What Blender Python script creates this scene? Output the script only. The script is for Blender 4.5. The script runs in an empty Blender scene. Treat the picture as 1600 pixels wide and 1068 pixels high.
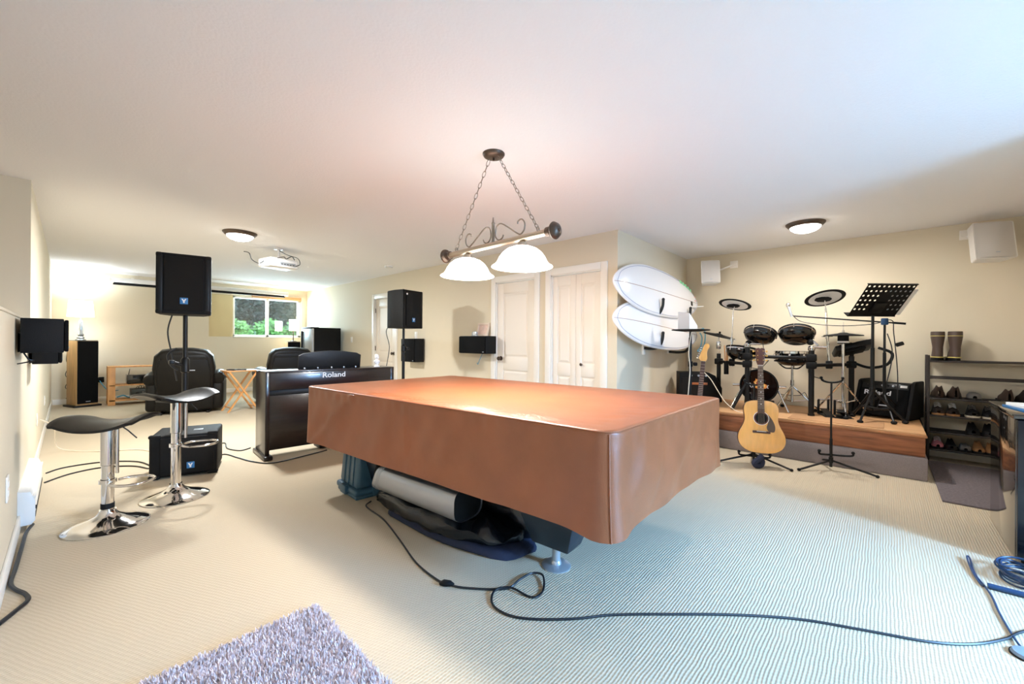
import bpy, bmesh, math, random
from mathutils import Matrix, Vector, noise as mnoise
PI = math.pi
R = math.radians
rnd = random.Random(7)
sc = bpy.context.scene
col = sc.collection

# ---------------------------------------------------------------- camera, world, lights, exposure
YAW, ROLL, CAM_Z = R(42.52), R(0.42), 1.192
fw = Vector((math.cos(YAW), math.sin(YAW), 0.0003))
rt = Vector((math.sin(YAW), -math.cos(YAW), 0))
up = rt.cross(fw)
cr = rt * math.cos(ROLL) + up * math.sin(ROLL)
cu = -rt * math.sin(ROLL) + up * math.cos(ROLL)
cd = bpy.data.cameras.new('camera')
cd.sensor_width = 36.0
cd.lens = 634.8 * 36.0 / 1600.0
cd.clip_start = 0.02
cam = bpy.data.objects.new('camera', cd)
col.objects.link(cam)
cam.matrix_world = Matrix(((cr.x, cu.x, -fw.x, 0), (cr.y, cu.y, -fw.y, 0), (cr.z, cu.z, -fw.z, CAM_Z), (0, 0, 0, 1)))
sc.camera = cam

sc.view_settings.view_transform = 'Standard'
sc.view_settings.look = 'None'
sc.view_settings.gamma = 1.0
sc.view_settings.use_curve_mapping = False
sc.view_settings.exposure = 1.1

world = bpy.data.worlds.new('overcast_sky')
sc.world = world
world.use_nodes = True
wb = world.node_tree.nodes['Background']
wb.inputs[0].default_value = (0.78, 0.9, 1.0, 1)
wb.inputs[1].default_value = 1.1

def area_light(name, loc, size, energy, color, direction):
    ld = bpy.data.lights.new(name, 'AREA')
    ld.shape = 'RECTANGLE'
    ld.size, ld.size_y = size
    ld.energy = energy
    ld.color = color
    o = bpy.data.objects.new(name, ld)
    o.location = loc
    o.rotation_euler = Vector(direction).to_track_quat('-Z', 'Y').to_euler()
    col.objects.link(o)
    return o

def disk_light(name, loc, energy, color, size):
    o = area_light(name, loc, (size, size), energy, color, (0, 0, -1))
    o.data.shape = 'DISK'
    return o

def point_light(name, loc, energy, color, radius=0.05):
    ld = bpy.data.lights.new(name, 'POINT')
    ld.energy = energy
    ld.color = color
    ld.shadow_soft_size = radius
    o = bpy.data.objects.new(name, ld)
    o.location = loc
    col.objects.link(o)
    return o

WARM = (1.0, 0.93, 0.84)
SOFT = (1.0, 0.98, 0.95)
COOL = (0.27, 0.54, 1.0)
# daylight that enters by the glazed patio door behind the camera
area_light('patio_daylight', (3.1, -4.3, 2.5), (2.4, 1.0), 1250, COOL, (0, 1, -0.42))
area_light('patio_skylight', (2.5, -2.72, 1.1), (0.8, 1.9), 68, COOL, (0, 1, 0))
# daylight at the far window
area_light('window_daylight', (3.3, 11.5, 1.9), (1.4, 0.9), 90, (0.62, 0.84, 1.0), (0, -1, -0.2))

# ---------------------------------------------------------------- helpers
def lin(c):
    def f(v):
        v /= 255.0
        return v / 12.92 if v <= 0.04045 else ((v + 0.055) / 1.055) ** 2.4
    return (f(c[0]), f(c[1]), f(c[2]), 1.0)

def mat(name, c, rough=0.5, metal=0.0, bump=0.0, bscale=80.0, var=0.0, vscale=6.0, coat=0.0, spec=0.5, emit=0.0, ecol=None, stretch=None, sheen=0.0):
    m = bpy.data.materials.new(name)
    m.use_nodes = True
    nt = m.node_tree
    b = nt.nodes['Principled BSDF']
    b.inputs['Base Color'].default_value = lin(c)
    b.inputs['Roughness'].default_value = rough
    b.inputs['Metallic'].default_value = metal
    b.inputs['Specular IOR Level'].default_value = spec
    b.inputs['Coat Weight'].default_value = coat
    b.inputs['Coat Roughness'].default_value = 0.08
    b.inputs['Sheen Weight'].default_value = sheen
    if emit:
        b.inputs['Emission Color'].default_value = ecol or lin(c)
        b.inputs['Emission Strength'].default_value = emit
    if bump or var:
        tc = nt.nodes.new('ShaderNodeTexCoord')
        src = tc.outputs['Object']
        if stretch:
            mp = nt.nodes.new('ShaderNodeMapping')
            mp.inputs['Scale'].default_value = stretch
            nt.links.new(src, mp.inputs[0])
            src = mp.outputs[0]
    if bump:
        n = nt.nodes.new('ShaderNodeTexNoise')
        n.inputs['Scale'].default_value = bscale
        n.inputs['Detail'].default_value = 3
        nt.links.new(src, n.inputs['Vector'])
        bp = nt.nodes.new('ShaderNodeBump')
        bp.inputs['Strength'].default_value = bump
        bp.inputs['Distance'].default_value = 0.01
        nt.links.new(n.outputs[0], bp.inputs['Height'])
        nt.links.new(bp.outputs[0], b.inputs['Normal'])
    if var:
        n = nt.nodes.new('ShaderNodeTexNoise')
        n.inputs['Scale'].default_value = vscale
        n.inputs['Detail'].default_value = 4
        nt.links.new(src, n.inputs['Vector'])
        rp = nt.nodes.new('ShaderNodeValToRGB')
        l = lin(c)
        rp.color_ramp.elements[0].position = 0.3
        rp.color_ramp.elements[1].position = 0.7
        rp.color_ramp.elements[0].color = tuple(v * (1 - var) for v in l[:3]) + (1,)
        rp.color_ramp.elements[1].color = tuple(min(1, v * (1 + var)) for v in l[:3]) + (1,)
        nt.links.new(n.outputs[0], rp.inputs[0])
        nt.links.new(rp.outputs[0], b.inputs['Base Color'])
    return m

def emission(name, c, strength):
    m = bpy.data.materials.new(name)
    m.use_nodes = True
    nt = m.node_tree
    b = nt.nodes['Principled BSDF']
    b.inputs['Base Color'].default_value = (0.9, 0.9, 0.9, 1)
    b.inputs['Roughness'].default_value = 0.3
    b.inputs['Emission Color'].default_value = c + (1,)
    b.inputs['Emission Strength'].default_value = strength
    return m

def glass_mat(name, tint=(1, 1, 1), refl=0.10):
    m = bpy.data.materials.new(name)
    m.use_nodes = True
    nt = m.node_tree
    nt.nodes.clear()
    out = nt.nodes.new('ShaderNodeOutputMaterial')
    mx = nt.nodes.new('ShaderNodeMixShader')
    t = nt.nodes.new('ShaderNodeBsdfTransparent')
    t.inputs[0].default_value = tint + (1,)
    g = nt.nodes.new('ShaderNodeBsdfGlossy')
    g.inputs['Roughness'].default_value = 0.01
    mx.inputs[0].default_value = refl
    nt.links.new(t.outputs[0], mx.inputs[1])
    nt.links.new(g.outputs[0], mx.inputs[2])
    nt.links.new(mx.outputs[0], out.inputs[0])
    return m

class MB:
    """collects primitive shapes into one bmesh and links it as one object"""
    def __init__(s):
        s.bm = bmesh.new()
    def _add(s, other, M=None):
        if M is not None:
            bmesh.ops.transform(other, matrix=M, verts=other.verts)
        me = bpy.data.meshes.new('tmp')
        other.to_mesh(me)
        other.free()
        s.bm.from_mesh(me)
        bpy.data.meshes.remove(me)
    def box(s, lo, hi, bev=0.0, seg=2, M=None):
        b = bmesh.new()
        bmesh.ops.create_cube(b, size=1.0)
        d = [hi[i] - lo[i] for i in range(3)]
        c = [(hi[i] + lo[i]) / 2 for i in range(3)]
        bmesh.ops.transform(b, matrix=Matrix.Translation(c) @ Matrix.Diagonal((d[0], d[1], d[2], 1)), verts=b.verts)
        if bev:
            bmesh.ops.bevel(b, geom=list(b.edges), offset=min(bev, min(d) * 0.49), segments=seg, profile=0.5, affect='EDGES')
        s._add(b, M)
        return s
    def hexa(s, pts, bev=0.0, seg=2, M=None):
        """8 corners: bottom four (counter-clockwise), top four"""
        b = bmesh.new()
        v = [b.verts.new(p) for p in pts]
        for f in ((3, 2, 1, 0), (4, 5, 6, 7), (0, 1, 5, 4), (1, 2, 6, 5), (2, 3, 7, 6), (3, 0, 4, 7)):
            b.faces.new([v[i] for i in f])
        bmesh.ops.recalc_face_normals(b, faces=b.faces)
        if bev:
            bmesh.ops.bevel(b, geom=list(b.edges), offset=bev, segments=seg, profile=0.5, affect='EDGES')
        s._add(b, M)
        return s
    def cyl(s, a, b_, r0, r1=None, n=16, M=None):
        a = Vector(a); b_ = Vector(b_)
        r1 = r0 if r1 is None else r1
        d = b_ - a
        q = d.to_track_quat('Z', 'Y').to_matrix().to_4x4()
        b = bmesh.new()
        bmesh.ops.create_cone(b, cap_ends=True, segments=n, radius1=r0, radius2=max(r1, 1e-5), depth=d.length)
        bmesh.ops.transform(b, matrix=Matrix.Translation((a + b_) / 2) @ q, verts=b.verts)
        s._add(b, M)
        return s
    def tube(s, pts, r, n=8, closed=False, M=None):
        pts = [Vector(p) for p in pts]
        b = bmesh.new()
        N = len(pts)
        rings = []
        nrm = None
        for i, p in enumerate(pts):
            if closed:
                t = pts[(i + 1) % N] - pts[i - 1]
            else:
                t = pts[min(i + 1, N - 1)] - pts[max(i - 1, 0)]
            t.normalize()
            if nrm is None:
                nrm = t.cross(Vector((0, 0, 1)))
                if nrm.length < 1e-3:
                    nrm = t.cross(Vector((1, 0, 0)))
            nrm = nrm - t * nrm.dot(t)
            nrm.normalize()
            bi = t.cross(nrm)
            rr = r[i] if isinstance(r, (list, tuple)) else r
            rings.append([b.verts.new(p + (nrm * math.cos(2 * PI * k / n) + bi * math.sin(2 * PI * k / n)) * rr) for k in range(n)])
        for i in range(N if closed else N - 1):
            A, B = rings[i], rings[(i + 1) % N]
            for k in range(n):
                b.faces.new((A[k], A[(k + 1) % n], B[(k + 1) % n], B[k]))
        if not closed:
            b.faces.new(list(reversed(rings[0])))
            b.faces.new(rings[-1])
        bmesh.ops.recalc_face_normals(b, faces=b.faces)
        s._add(b, M)
        return s
    def lathe(s, prof, n=32, M=None):
        b = bmesh.new()
        rings = []
        for r, z in prof:
            if r < 1e-6:
                rings.append([b.verts.new((0, 0, z))])
            else:
                rings.append([b.verts.new((r * math.cos(2 * PI * k / n), r * math.sin(2 * PI * k / n), z)) for k in range(n)])
        for A, B in zip(rings, rings[1:]):
            for k in range(n):
                q = [A[k % len(A)], A[(k + 1) % len(A)], B[(k + 1) % len(B)], B[k % len(B)]]
                u = []
                for v in q:
                    if v not in u:
                        u.append(v)
                if len(u) > 2:
                    try:
                        b.faces.new(u)
                    except ValueError:
                        pass
        bmesh.ops.recalc_face_normals(b, faces=b.faces)
        s._add(b, M)
        return s
    def prism(s, poly, h, bev=0.0, seg=2, M=None):
        """outline in xy, extruded 0..h in z"""
        b = bmesh.new()
        lo = [b.verts.new((p[0], p[1], 0)) for p in poly]
        hi = [b.verts.new((p[0], p[1], h)) for p in poly]
        n = len(poly)
        f1 = b.faces.new(list(reversed(lo)))
        f2 = b.faces.new(hi)
        for i in range(n):
            b.faces.new((lo[i], lo[(i + 1) % n], hi[(i + 1) % n], hi[i]))
        bmesh.ops.recalc_face_normals(b, faces=b.faces)
        if bev:
            es = [e for e in b.edges if abs(e.verts[0].co.z - e.verts[1].co.z) < 1e-6]
            bmesh.ops.bevel(b, geom=es, offset=bev, segments=seg, profile=0.5, affect='EDGES')
        s._add(b, M)
        return s
    def ball(s, c, r, M=None, u=16, v=10):
        b = bmesh.new()
        rr = r if isinstance(r, (tuple, list)) else (r, r, r)
        bmesh.ops.create_uvsphere(b, u_segments=u, v_segments=v, radius=1.0)
        bmesh.ops.transform(b, matrix=Matrix.Translation(c) @ Matrix.Diagonal((rr[0], rr[1], rr[2], 1)), verts=b.verts)
        s._add(b, M)
        return s
    def grid(s, fn, nu, nv, M=None, closed_u=False):
        b = bmesh.new()
        g = [[b.verts.new(fn(i / (nu if closed_u else nu - 1), j / (nv - 1))) for i in range(nu)] for j in range(nv)]
        for j in range(nv - 1):
            for i in range(nu if closed_u else nu - 1):
                b.faces.new((g[j][i], g[j][(i + 1) % nu], g[j + 1][(i + 1) % nu], g[j + 1][i]))
        bmesh.ops.recalc_face_normals(b, faces=b.faces)
        s._add(b, M)
        return s
    def shell(s, fn, nu, nv, th, M=None):
        """grid surface given a thickness along -normal"""
        b = bmesh.new()
        g = [[b.verts.new(fn(i / (nu - 1), j / (nv - 1))) for i in range(nu)] for j in range(nv)]
        for j in range(nv - 1):
            for i in range(nu - 1):
                b.faces.new((g[j][i], g[j][i + 1], g[j + 1][i + 1], g[j + 1][i]))
        bmesh.ops.recalc_face_normals(b, faces=b.faces)
        bmesh.ops.solidify(b, geom=list(b.faces), thickness=th)
        bmesh.ops.recalc_face_normals(b, faces=b.faces)
        s._add(b, M)
        return s
    def build(s, name, material, parent=None, loc=None, rz=None, ang=38, smooth=True):
        me = bpy.data.meshes.new(name)
        s.bm.to_mesh(me)
        s.bm.free()
        if smooth:
            me.polygons.foreach_set('use_smooth', [True] * len(me.polygons))
            me.set_sharp_from_angle(angle=R(ang))
        me.materials.append(material)
        o = bpy.data.objects.new(name, me)
        col.objects.link(o)
        if parent is not None:
            o.parent = parent
        if loc is not None:
            o.location = loc
        if rz is not None:
            o.rotation_euler.z = rz
        return o

def tag(o, label, cat, group=None, kind=None):
    o['label'] = label
    o['category'] = cat
    if group:
        o['group'] = group
    if kind:
        o['kind'] = kind
    return o

def thing(name, label, cat, loc=(0, 0, 0), rz=0.0, group=None):
    o = bpy.data.objects.new(name, None)
    o.empty_display_size = 0.1
    o.location = loc
    o.rotation_euler.z = rz
    col.objects.link(o)
    return tag(o, label, cat, group)

def struct(o):
    o['kind'] = 'structure'
    return o

def kids(o):
    return [c for c in col.objects if c.parent is o]

def copy_tree(o, parent=None):
    c = o.copy()
    col.objects.link(c)
    if parent is not None:
        c.parent = parent
    for k in kids(o):
        copy_tree(k, c)
    return c

def text(name, body, size, material, parent, M, ext=0.002, bold=0.0, spacing=1.0, align='CENTER', xs=1.0):
    cu_ = bpy.data.curves.new(name, 'FONT')
    cu_.body = body
    cu_.size = size
    cu_.extrude = ext
    cu_.offset = bold
    cu_.space_character = spacing
    cu_.align_x = align
    cu_.align_y = 'CENTER'
    tmp = bpy.data.objects.new('tmp', cu_)
    col.objects.link(tmp)
    dg = bpy.context.evaluated_depsgraph_get()
    me = bpy.data.meshes.new_from_object(tmp.evaluated_get(dg))
    bpy.data.objects.remove(tmp)
    bpy.data.curves.remove(cu_)
    me.name = name
    me.transform(M @ Matrix.Diagonal((xs, 1, 1, 1)))
    me.materials.clear()
    me.materials.append(material)
    o = bpy.data.objects.new(name, me)
    col.objects.link(o)
    o.parent = parent
    return o

# a face that looks along -y: text or flat shape drawn in xy is stood up facing the viewer
STAND = Matrix.Rotation(PI / 2, 4, 'X')

def smooth_path(pts, per=8, closed=False):
    pts = [Vector(p) for p in pts]
    out = []
    n = len(pts)
    for i in range(n if closed else n - 1):
        p0 = pts[i - 1] if (i > 0 or closed) else pts[0]
        p1 = pts[i]
        p2 = pts[(i + 1) % n]
        p3 = pts[(i + 2) % n] if (i + 2 < n or closed) else pts[-1]
        for k in range(per):
            t = k / per
            out.append(0.5 * ((2 * p1) + (-p0 + p2) * t + (2 * p0 - 5 * p1 + 4 * p2 - p3) * t * t + (-p0 + 3 * p1 - 3 * p2 + p3) * t ** 3))
    if not closed:
        out.append(pts[-1])
    return out

def cable(name, pts, r, material, label, cat='cable', per=8, n=6, group=None):
    o = MB().tube(smooth_path(pts, per), r, n).build(name, material)
    return tag(o, label, cat, group)

# ---------------------------------------------------------------- materials
M = {}
M['wall'] = mat('wall_paint', (223, 210, 185), 0.75, bump=0.06, bscale=260)
M['wall_plain'] = mat('board_paint', (222, 200, 150), 0.7, bump=0.04, bscale=200)
M['ceiling'] = mat('ceiling_paint', (240, 237, 236), 0.9, bump=0.2, bscale=70)
M['trim'] = mat('white_trim_paint', (242, 236, 226), 0.4, bump=0.02, bscale=90)
M['door'] = mat('door_paint', (240, 230, 216), 0.45, bump=0.02, bscale=90)
M['black'] = mat('black_plastic', (11, 11, 12), 0.45, spec=0.35, bump=0.05, bscale=300)
M['black_tex'] = mat('textured_black_paint', (8, 8, 9), 0.62, spec=0.25, bump=0.25, bscale=420)
M['grille'] = mat('black_metal_grille', (16, 15, 15), 0.6, spec=0.25, bump=0.5, bscale=900)
M['grille_dark'] = mat('black_cloth_grille', (8, 8, 9), 0.85, spec=0.2, bump=0.3, bscale=700)
M['gloss_black'] = mat('gloss_black', (10, 10, 12), 0.08, coat=0.5)
M['rubber'] = mat('black_rubber', (9, 9, 10), 0.7, spec=0.3, bump=0.05)
M['dark_metal'] = mat('dark_painted_metal', (24, 22, 21), 0.45, metal=0.3, bump=0.03)
M['shelf_metal'] = mat('dark_bronze_metal', (62, 54, 50), 0.45, metal=0.4, bump=0.03)
M['chrome'] = mat('chrome', (225, 222, 220), 0.07, metal=1.0, bump=0.01, bscale=5)
M['brushed'] = mat('brushed_nickel', (196, 184, 168), 0.3, metal=1.0, bump=0.05, bscale=300)
M['bronze'] = mat('bronze_metal', (98, 84, 74), 0.4, metal=0.8, bump=0.05)
M['pewter'] = mat('pewter_iron', (150, 140, 130), 0.38, metal=0.9, bump=0.06)
M['leather_black'] = mat('black_leather', (10, 9, 9), 0.40, spec=0.35, bump=0.25, bscale=110)
M['vinyl_black'] = mat('black_vinyl_seat', (15, 13, 12), 0.36, spec=0.4, bump=0.05, bscale=200)
M['white_plastic'] = mat('white_plastic', (236, 232, 226), 0.4, bump=0.02)
M['speaker_white'] = mat('white_speaker_grille', (214, 208, 202), 0.6, bump=0.2, bscale=800)
M['silver_plastic'] = mat('silver_plastic', (190, 196, 202), 0.3, metal=0.6, bump=0.03)
M['blue_logo'] = mat('blue_badge', (48, 116, 172), 0.4, bump=0.02)
M['white_print'] = mat('white_print', (235, 232, 228), 0.5, bump=0.02)
M['silver_print'] = mat('silver_lettering', (225, 225, 228), 0.35, bump=0.02)
M['pine'] = mat('pine_wood', (218, 160, 100), 0.5, var=0.16, vscale=3.0, stretch=(6, 6, 1), bump=0.05, bscale=30)
M['cable_black'] = mat('black_cable', (17, 20, 26), 0.45, bump=0.02)
M['cable_white'] = mat('white_cable', (232, 220, 200), 0.5, bump=0.02)
M['cable_blue'] = mat('teal_cable', (70, 160, 190), 0.4, bump=0.02)
M['shade'] = emission('glowing_glass_shade', (1.0, 0.94, 0.86), 3.0)
M['bulb'] = emission('bulb_glow', (1.0, 0.9, 0.76), 14.0)
M['dome'] = emission('glowing_dome_glass', (1.0, 0.95, 0.88), 7.0)
M['fabric_shade'] = emission('glowing_fabric_shade', (1.0, 0.93, 0.84), 3.0)
M['fabric_shade_warm'] = emission('glowing_warm_fabric_shade', (1.0, 0.86, 0.62), 3.0)
M['pane'] = glass_mat('window_glass', (0.97, 1.0, 0.99), 0.09)
M['crystal'] = mat('clear_glass_base', (200, 206, 208), 0.08, metal=0.7, bump=0.02)
M['navy'] = mat('navy_cloth', (32, 38, 62), 0.8, bump=0.3, bscale=160, var=0.2, vscale=9)
M['paper'] = mat('white_paper', (244, 242, 238), 0.7, bump=0.02)

def wood_mat(name, c, rough=0.45, axis=0, var=0.3, scale=4.0, coat=0.0):
    s = [7.0, 7.0, 7.0]
    s[axis] = 0.7
    return mat(name, c, rough, var=var, vscale=scale, stretch=tuple(s), bump=0.08, bscale=14, coat=coat)

M['ply'] = wood_mat('plywood_top', (206, 158, 112), 0.5, axis=1, var=0.14)
M['beam'] = wood_mat('rough_fir_beam', (150, 92, 58), 0.6, axis=1, var=0.4, scale=5)
M['beam_trim'] = wood_mat('fir_trim', (176, 120, 78), 0.55, axis=1, var=0.3)
M['piano'] = mat('dark_rosewood_laminate', (30, 19, 18), 0.28, var=0.35, vscale=5, stretch=(1, 1, 8), bump=0.02, bscale=40, coat=0.3)
M['tower_wood'] = wood_mat('oak_veneer', (205, 164, 108), 0.45, axis=2, var=0.2)
M['valance'] = wood_mat('oak_valance', (190, 142, 92), 0.5, axis=0, var=0.2)

def carpet_mat():
    m = bpy.data.materials.new('berber_carpet')
    m.use_nodes = True
    nt = m.node_tree
    b = nt.nodes['Principled BSDF']
    b.inputs['Roughness'].default_value = 0.95
    b.inputs['Specular IOR Level'].default_value = 0.1
    L = nt.links.new
    tc = nt.nodes.new('ShaderNodeTexCoord')
    sep = nt.nodes.new('ShaderNodeSeparateXYZ')
    n0 = nt.nodes.new('ShaderNodeTexNoise')
    n0.inputs['Scale'].default_value = 9.0
    L(tc.outputs['Object'], n0.inputs['Vector'])
    L(tc.outputs['Object'], sep.inputs[0])
    def math_(op, a, bv):
        n = nt.nodes.new('ShaderNodeMath')
        n.operation = op
        for i, v in enumerate((a, bv)):
            if v is None:
                continue
            if isinstance(v, (int, float)):
                n.inputs[i].default_value = v
            else:
                L(v, n.inputs[i])
        return n.outputs[0]
    wob = math_('MULTIPLY', n0.outputs[0], 0.012)
    y = math_('ADD', sep.outputs[1], wob)
    x = math_('ADD', sep.outputs[0], wob)
    sy = math_('SINE', math_('MULTIPLY', y, 2 * PI / 0.0125), None)
    row = math_('FLOOR', math_('MULTIPLY', y, 1 / 0.0125), None)
    sx = math_('SINE', math_('ADD', math_('MULTIPLY', x, 2 * PI / 0.018), math_('MULTIPLY', row, 2.1)), None)
    n1 = nt.nodes.new('ShaderNodeTexNoise')
    n1.inputs['Scale'].default_value = 260.0
    L(tc.outputs['Object'], n1.inputs['Vector'])
    h = math_('ADD', math_('ADD', sy, math_('MULTIPLY', sx, 0.55)), math_('MULTIPLY', n1.outputs[0], 0.8))
    bp = nt.nodes.new('ShaderNodeBump')
    bp.inputs['Strength'].default_value = 0.5
    bp.inputs['Distance'].default_value = 0.0015
    L(h, bp.inputs['Height'])
    L(bp.outputs[0], b.inputs['Normal'])
    rp = nt.nodes.new('ShaderNodeValToRGB')
    rp.color_ramp.elements[0].color = lin((187, 171, 146))
    rp.color_ramp.elements[1].color = lin((206, 191, 166))
    rp.color_ramp.elements[0].position = 0.0
    rp.color_ramp.elements[1].position = 0.8
    L(math_('ADD', math_('MULTIPLY', h, 0.25), 0.4), rp.inputs[0])
    L(rp.outputs[0], b.inputs['Base Color'])
    return m
M['carpet'] = carpet_mat()
M['stage_carpet'] = mat('grey_stage_carpet', (150, 138, 136), 0.95, bump=0.6, bscale=260, var=0.1, vscale=120)

# ---------------------------------------------------------------- the room
H = 2.46
XL, XR, XS = -0.211, 4.146, 6.294
YN, YS, YF = -2.6, 2.207, 11.013
LEDGE_Z, LEDGE_Y = 1.32, 5.05

struct(MB().box((XL - 1.3, YN - 0.1, -0.06), (XS + 0.1, YF + 0.1, 0.0)).build('floor', M['carpet']))
struct(MB().box((XL - 1.3, YN - 0.1, H), (XS + 0.1, YF + 0.1, H + 0.08)).build('ceiling', M['ceiling']))
w = MB().box((XL - 0.12, YN, 0), (XL, LEDGE_Y, LEDGE_Z)).box((XL - 0.12, LEDGE_Y, 0), (XL, YF, H))
w.box((XL - 1.2, LEDGE_Y, 0), (XL - 0.12, LEDGE_Y + 0.12, H)).box((XL - 1.3, YN, 0), (XL - 1.2, LEDGE_Y + 0.12, H))
struct(w.build('wall_left', M['wall'], smooth=False))
struct(MB().box((XL - 1.2, YN, LEDGE_Z), (XL + 0.006, LEDGE_Y, LEDGE_Z + 0.016), 0.003).build('trim_1', M['wall']))
# far wall with the window opening
WX0, WX1, WZ0, WZ1 = 2.09, 4.02, 1.27, 2.22
w = MB().box((XL, YF, 0), (WX0, YF + 0.16, H)).box((WX1, YF, 0), (XR + 0.12, YF + 0.16, H))
w.box((WX0, YF, 0), (WX1, YF + 0.16, WZ0)).box((WX0, YF, WZ1), (WX1, YF + 0.16, H))
struct(w.build('wall_far', M['wall'], smooth=False))
# door wall with three openings
DOORS = [(2.41, 3.13), (3.40, 4.12), (6.78, 7.54)]
w = MB()
y0 = YS
for a, b in DOORS:
    w.box((XR, y0, 0), (XR + 0.12, a, H))
    w.box((XR, a, 2.04), (XR + 0.12, b, H))
    y0 = b
w.box((XR, y0, 0), (XR + 0.12, YF, H))
struct(w.build('wall_right', M['wall'], smooth=False))
struct(MB().box((XR + 0.12, YS, 0), (XS, YS + 0.12, H)).build('wall_stage_left', M['wall'], smooth=False))
struct(MB().box((XS, YN, 0), (XS + 0.1, YS + 0.12, H)).build('wall_stage_back', M['wall'], smooth=False))
struct(MB().box((3.55, -1.24, 0), (XS, -1.12, H)).build('wall_daylight_block', M['wall'], smooth=False))  # unseen wall added to keep the patio daylight off the stage corner
w = MB().box((XL - 1.2, YN - 0.1, 0), (2.03, YN, H)).box((2.97, YN - 0.1, 0), (XS, YN, H)).box((2.03, YN - 0.1, 2.1), (2.97, YN, H))
struct(w.build('wall_rear', M['wall'], smooth=False))
# patio door behind the camera
w = thing('door_4', 'white framed glazed patio door in the rear wall', 'door', (2.5, YN - 0.05, 0))
struct(w)
f = MB()
for x in (-0.47, 0.39):
    f.box((x, -0.04, 0), (x + 0.08, 0.04, 2.1), 0.004)
f.box((-0.47, -0.04, 0), (0.47, 0.04, 0.07), 0.004).box((-0.47, -0.04, 2.02), (0.47, 0.04, 2.1), 0.004)
f.build('door_frame', M['trim'], w)
for x in (-0.39,):
    MB().box((x, -0.005, 0.07), (x + 0.78, 0.005, 2.02)).build('pane', M['pane'], w)

def baseboard(name, lo, hi):
    struct(MB().box(lo, hi, 0.004).build(name, M['trim']))
BH = 0.095
baseboard('baseboard_left', (XL, YN, 0), (XL + 0.014, YF, BH))
baseboard('baseboard_far', (XL, YF - 0.014, 0), (XR, YF, BH))
baseboard('baseboard_right', (XR - 0.014, 7.63, 0), (XR, YF, BH))
baseboard('baseboard_right_middle', (XR - 0.014, 4.21, 0), (XR, 6.69, BH))
baseboard('baseboard_stage', (XR, YS - 0.014, 0), (5.09, YS, BH))
baseboard('baseboard_stage_back', (XS - 0.014, -1.12, 0), (XS, -0.3, BH))

def casing(o, a, b, t=0.085):
    """painted casing round an opening from y=a to y=b, face at x = XR"""
    c = MB()
    for y in (a - t, b):
        c.box((XR - 0.018, y, 0), (XR, y + t, 2.04 + t), 0.005)
    c.box((XR - 0.018, a, 2.04), (XR, b, 2.04 + t), 0.005)
    c.box((XR, a, 0), (XR + 0.12, a + 0.012, 2.04)).box((XR, b - 0.012, 0), (XR + 0.12, b, 2.04)).box((XR, a, 2.028), (XR + 0.12, b, 2.04))
    c.build('door_casing', M['trim'], o)

def door_leaf(o, a, b, panels, x=XR + 0.02, name='door_slab'):
    lf = MB()
    th = 0.035
    z0, z1 = 0.012, 2.022
    ys = [a, a + 0.1 * min(1, (b - a) / 0.7) + 0.01]
    st = 0.115 if b - a > 0.5 else 0.075
    lf.box((x, a, z0), (x + th, a + st, z1), 0.002).box((x, b - st, z0), (x + th, b, z1), 0.002)
    zs = [z0] + [v for p in panels for v in p] + [z1]
    for i in range(0, len(zs), 2):
        lf.box((x, a + st, zs[i]), (x + th, b - st, zs[i + 1]), 0.002)
    s_ = lf.build(name, M['door'], o)
    for p0, p1 in panels:
        q = MB().box((x + 0.014, a + st, p0), (x + 0.03, b - st, p1))
        q.hexa([(x + 0.016, a + st + 0.012, p0 + 0.012), (x + 0.016, b - st - 0.012, p0 + 0.012), (x + 0.016, b - st - 0.012, p1 - 0.012), (x + 0.016, a + st + 0.012, p1 - 0.012),
                (x + 0.004, a + st + 0.04, p0 + 0.04), (x + 0.004, b - st - 0.04, p0 + 0.04), (x + 0.004, b - st - 0.04, p1 - 0.04), (x + 0.004, a + st + 0.04, p1 - 0.04)])
        q.build('door_panel', M['door'], s_, smooth=False)
    return s_

def knob(o, y, z=0.96, x=XR + 0.02, small=False):
    Mx = Matrix.Translation((x, y, z)) @ Matrix.Rotation(-PI / 2, 4, 'Y')
    if small:
        k = MB().lathe([(0, 0), (0.008, 0), (0.008, 0.012), (0.017, 0.018), (0.018, 0.026), (0.012, 0.032), (0, 0.033)], 16, Mx)
    else:
        k = MB().lathe([(0, 0), (0.032, 0), (0.032, 0.006), (0.013, 0.01), (0.012, 0.03), (0.024, 0.038), (0.029, 0.05), (0.024, 0.062), (0, 0.066)], 20, Mx)
    k.build('door_knob', M['bronze'], o)

for i, (a, b) in enumerate(DOORS):
    d = bpy.data.objects.new('door_%d' % (3 - i), None)
    col.objects.link(d)
    d['kind'] = 'structure'
    d['label'] = ['white two-leaf bifold closet door nearest the corner by the surfboards', 'white panelled door with a bronze knob beside the bifold closet', 'white panelled door with dark hinges behind the pole speaker'][i]
    casing(d, a, b)
    if i == 0:
        for (p, q) in ((a + 0.014, (a + b) / 2 - 0.002), ((a + b) / 2 + 0.002, b - 0.014)):
            lf = door_leaf(d, p, q, [(0.19, 0.78), (0.93, 1.9)], name='bifold_leaf')
        knob(d, 2.68, 0.93, small=True)
    else:
        door_leaf(d, a + 0.015, b - 0.015, [(0.22, 0.80), (0.98, 1.88)])
        knob(d, 4.03 if i == 1 else 6.85)
        if i == 2:
            for z in (0.25, 1.05, 1.8):
                MB().cyl((XR + 0.008, b - 0.012, z - 0.045), (XR + 0.008, b - 0.012, z + 0.045), 0.008, n=10).build('hinge', M['bronze'], d)

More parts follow.
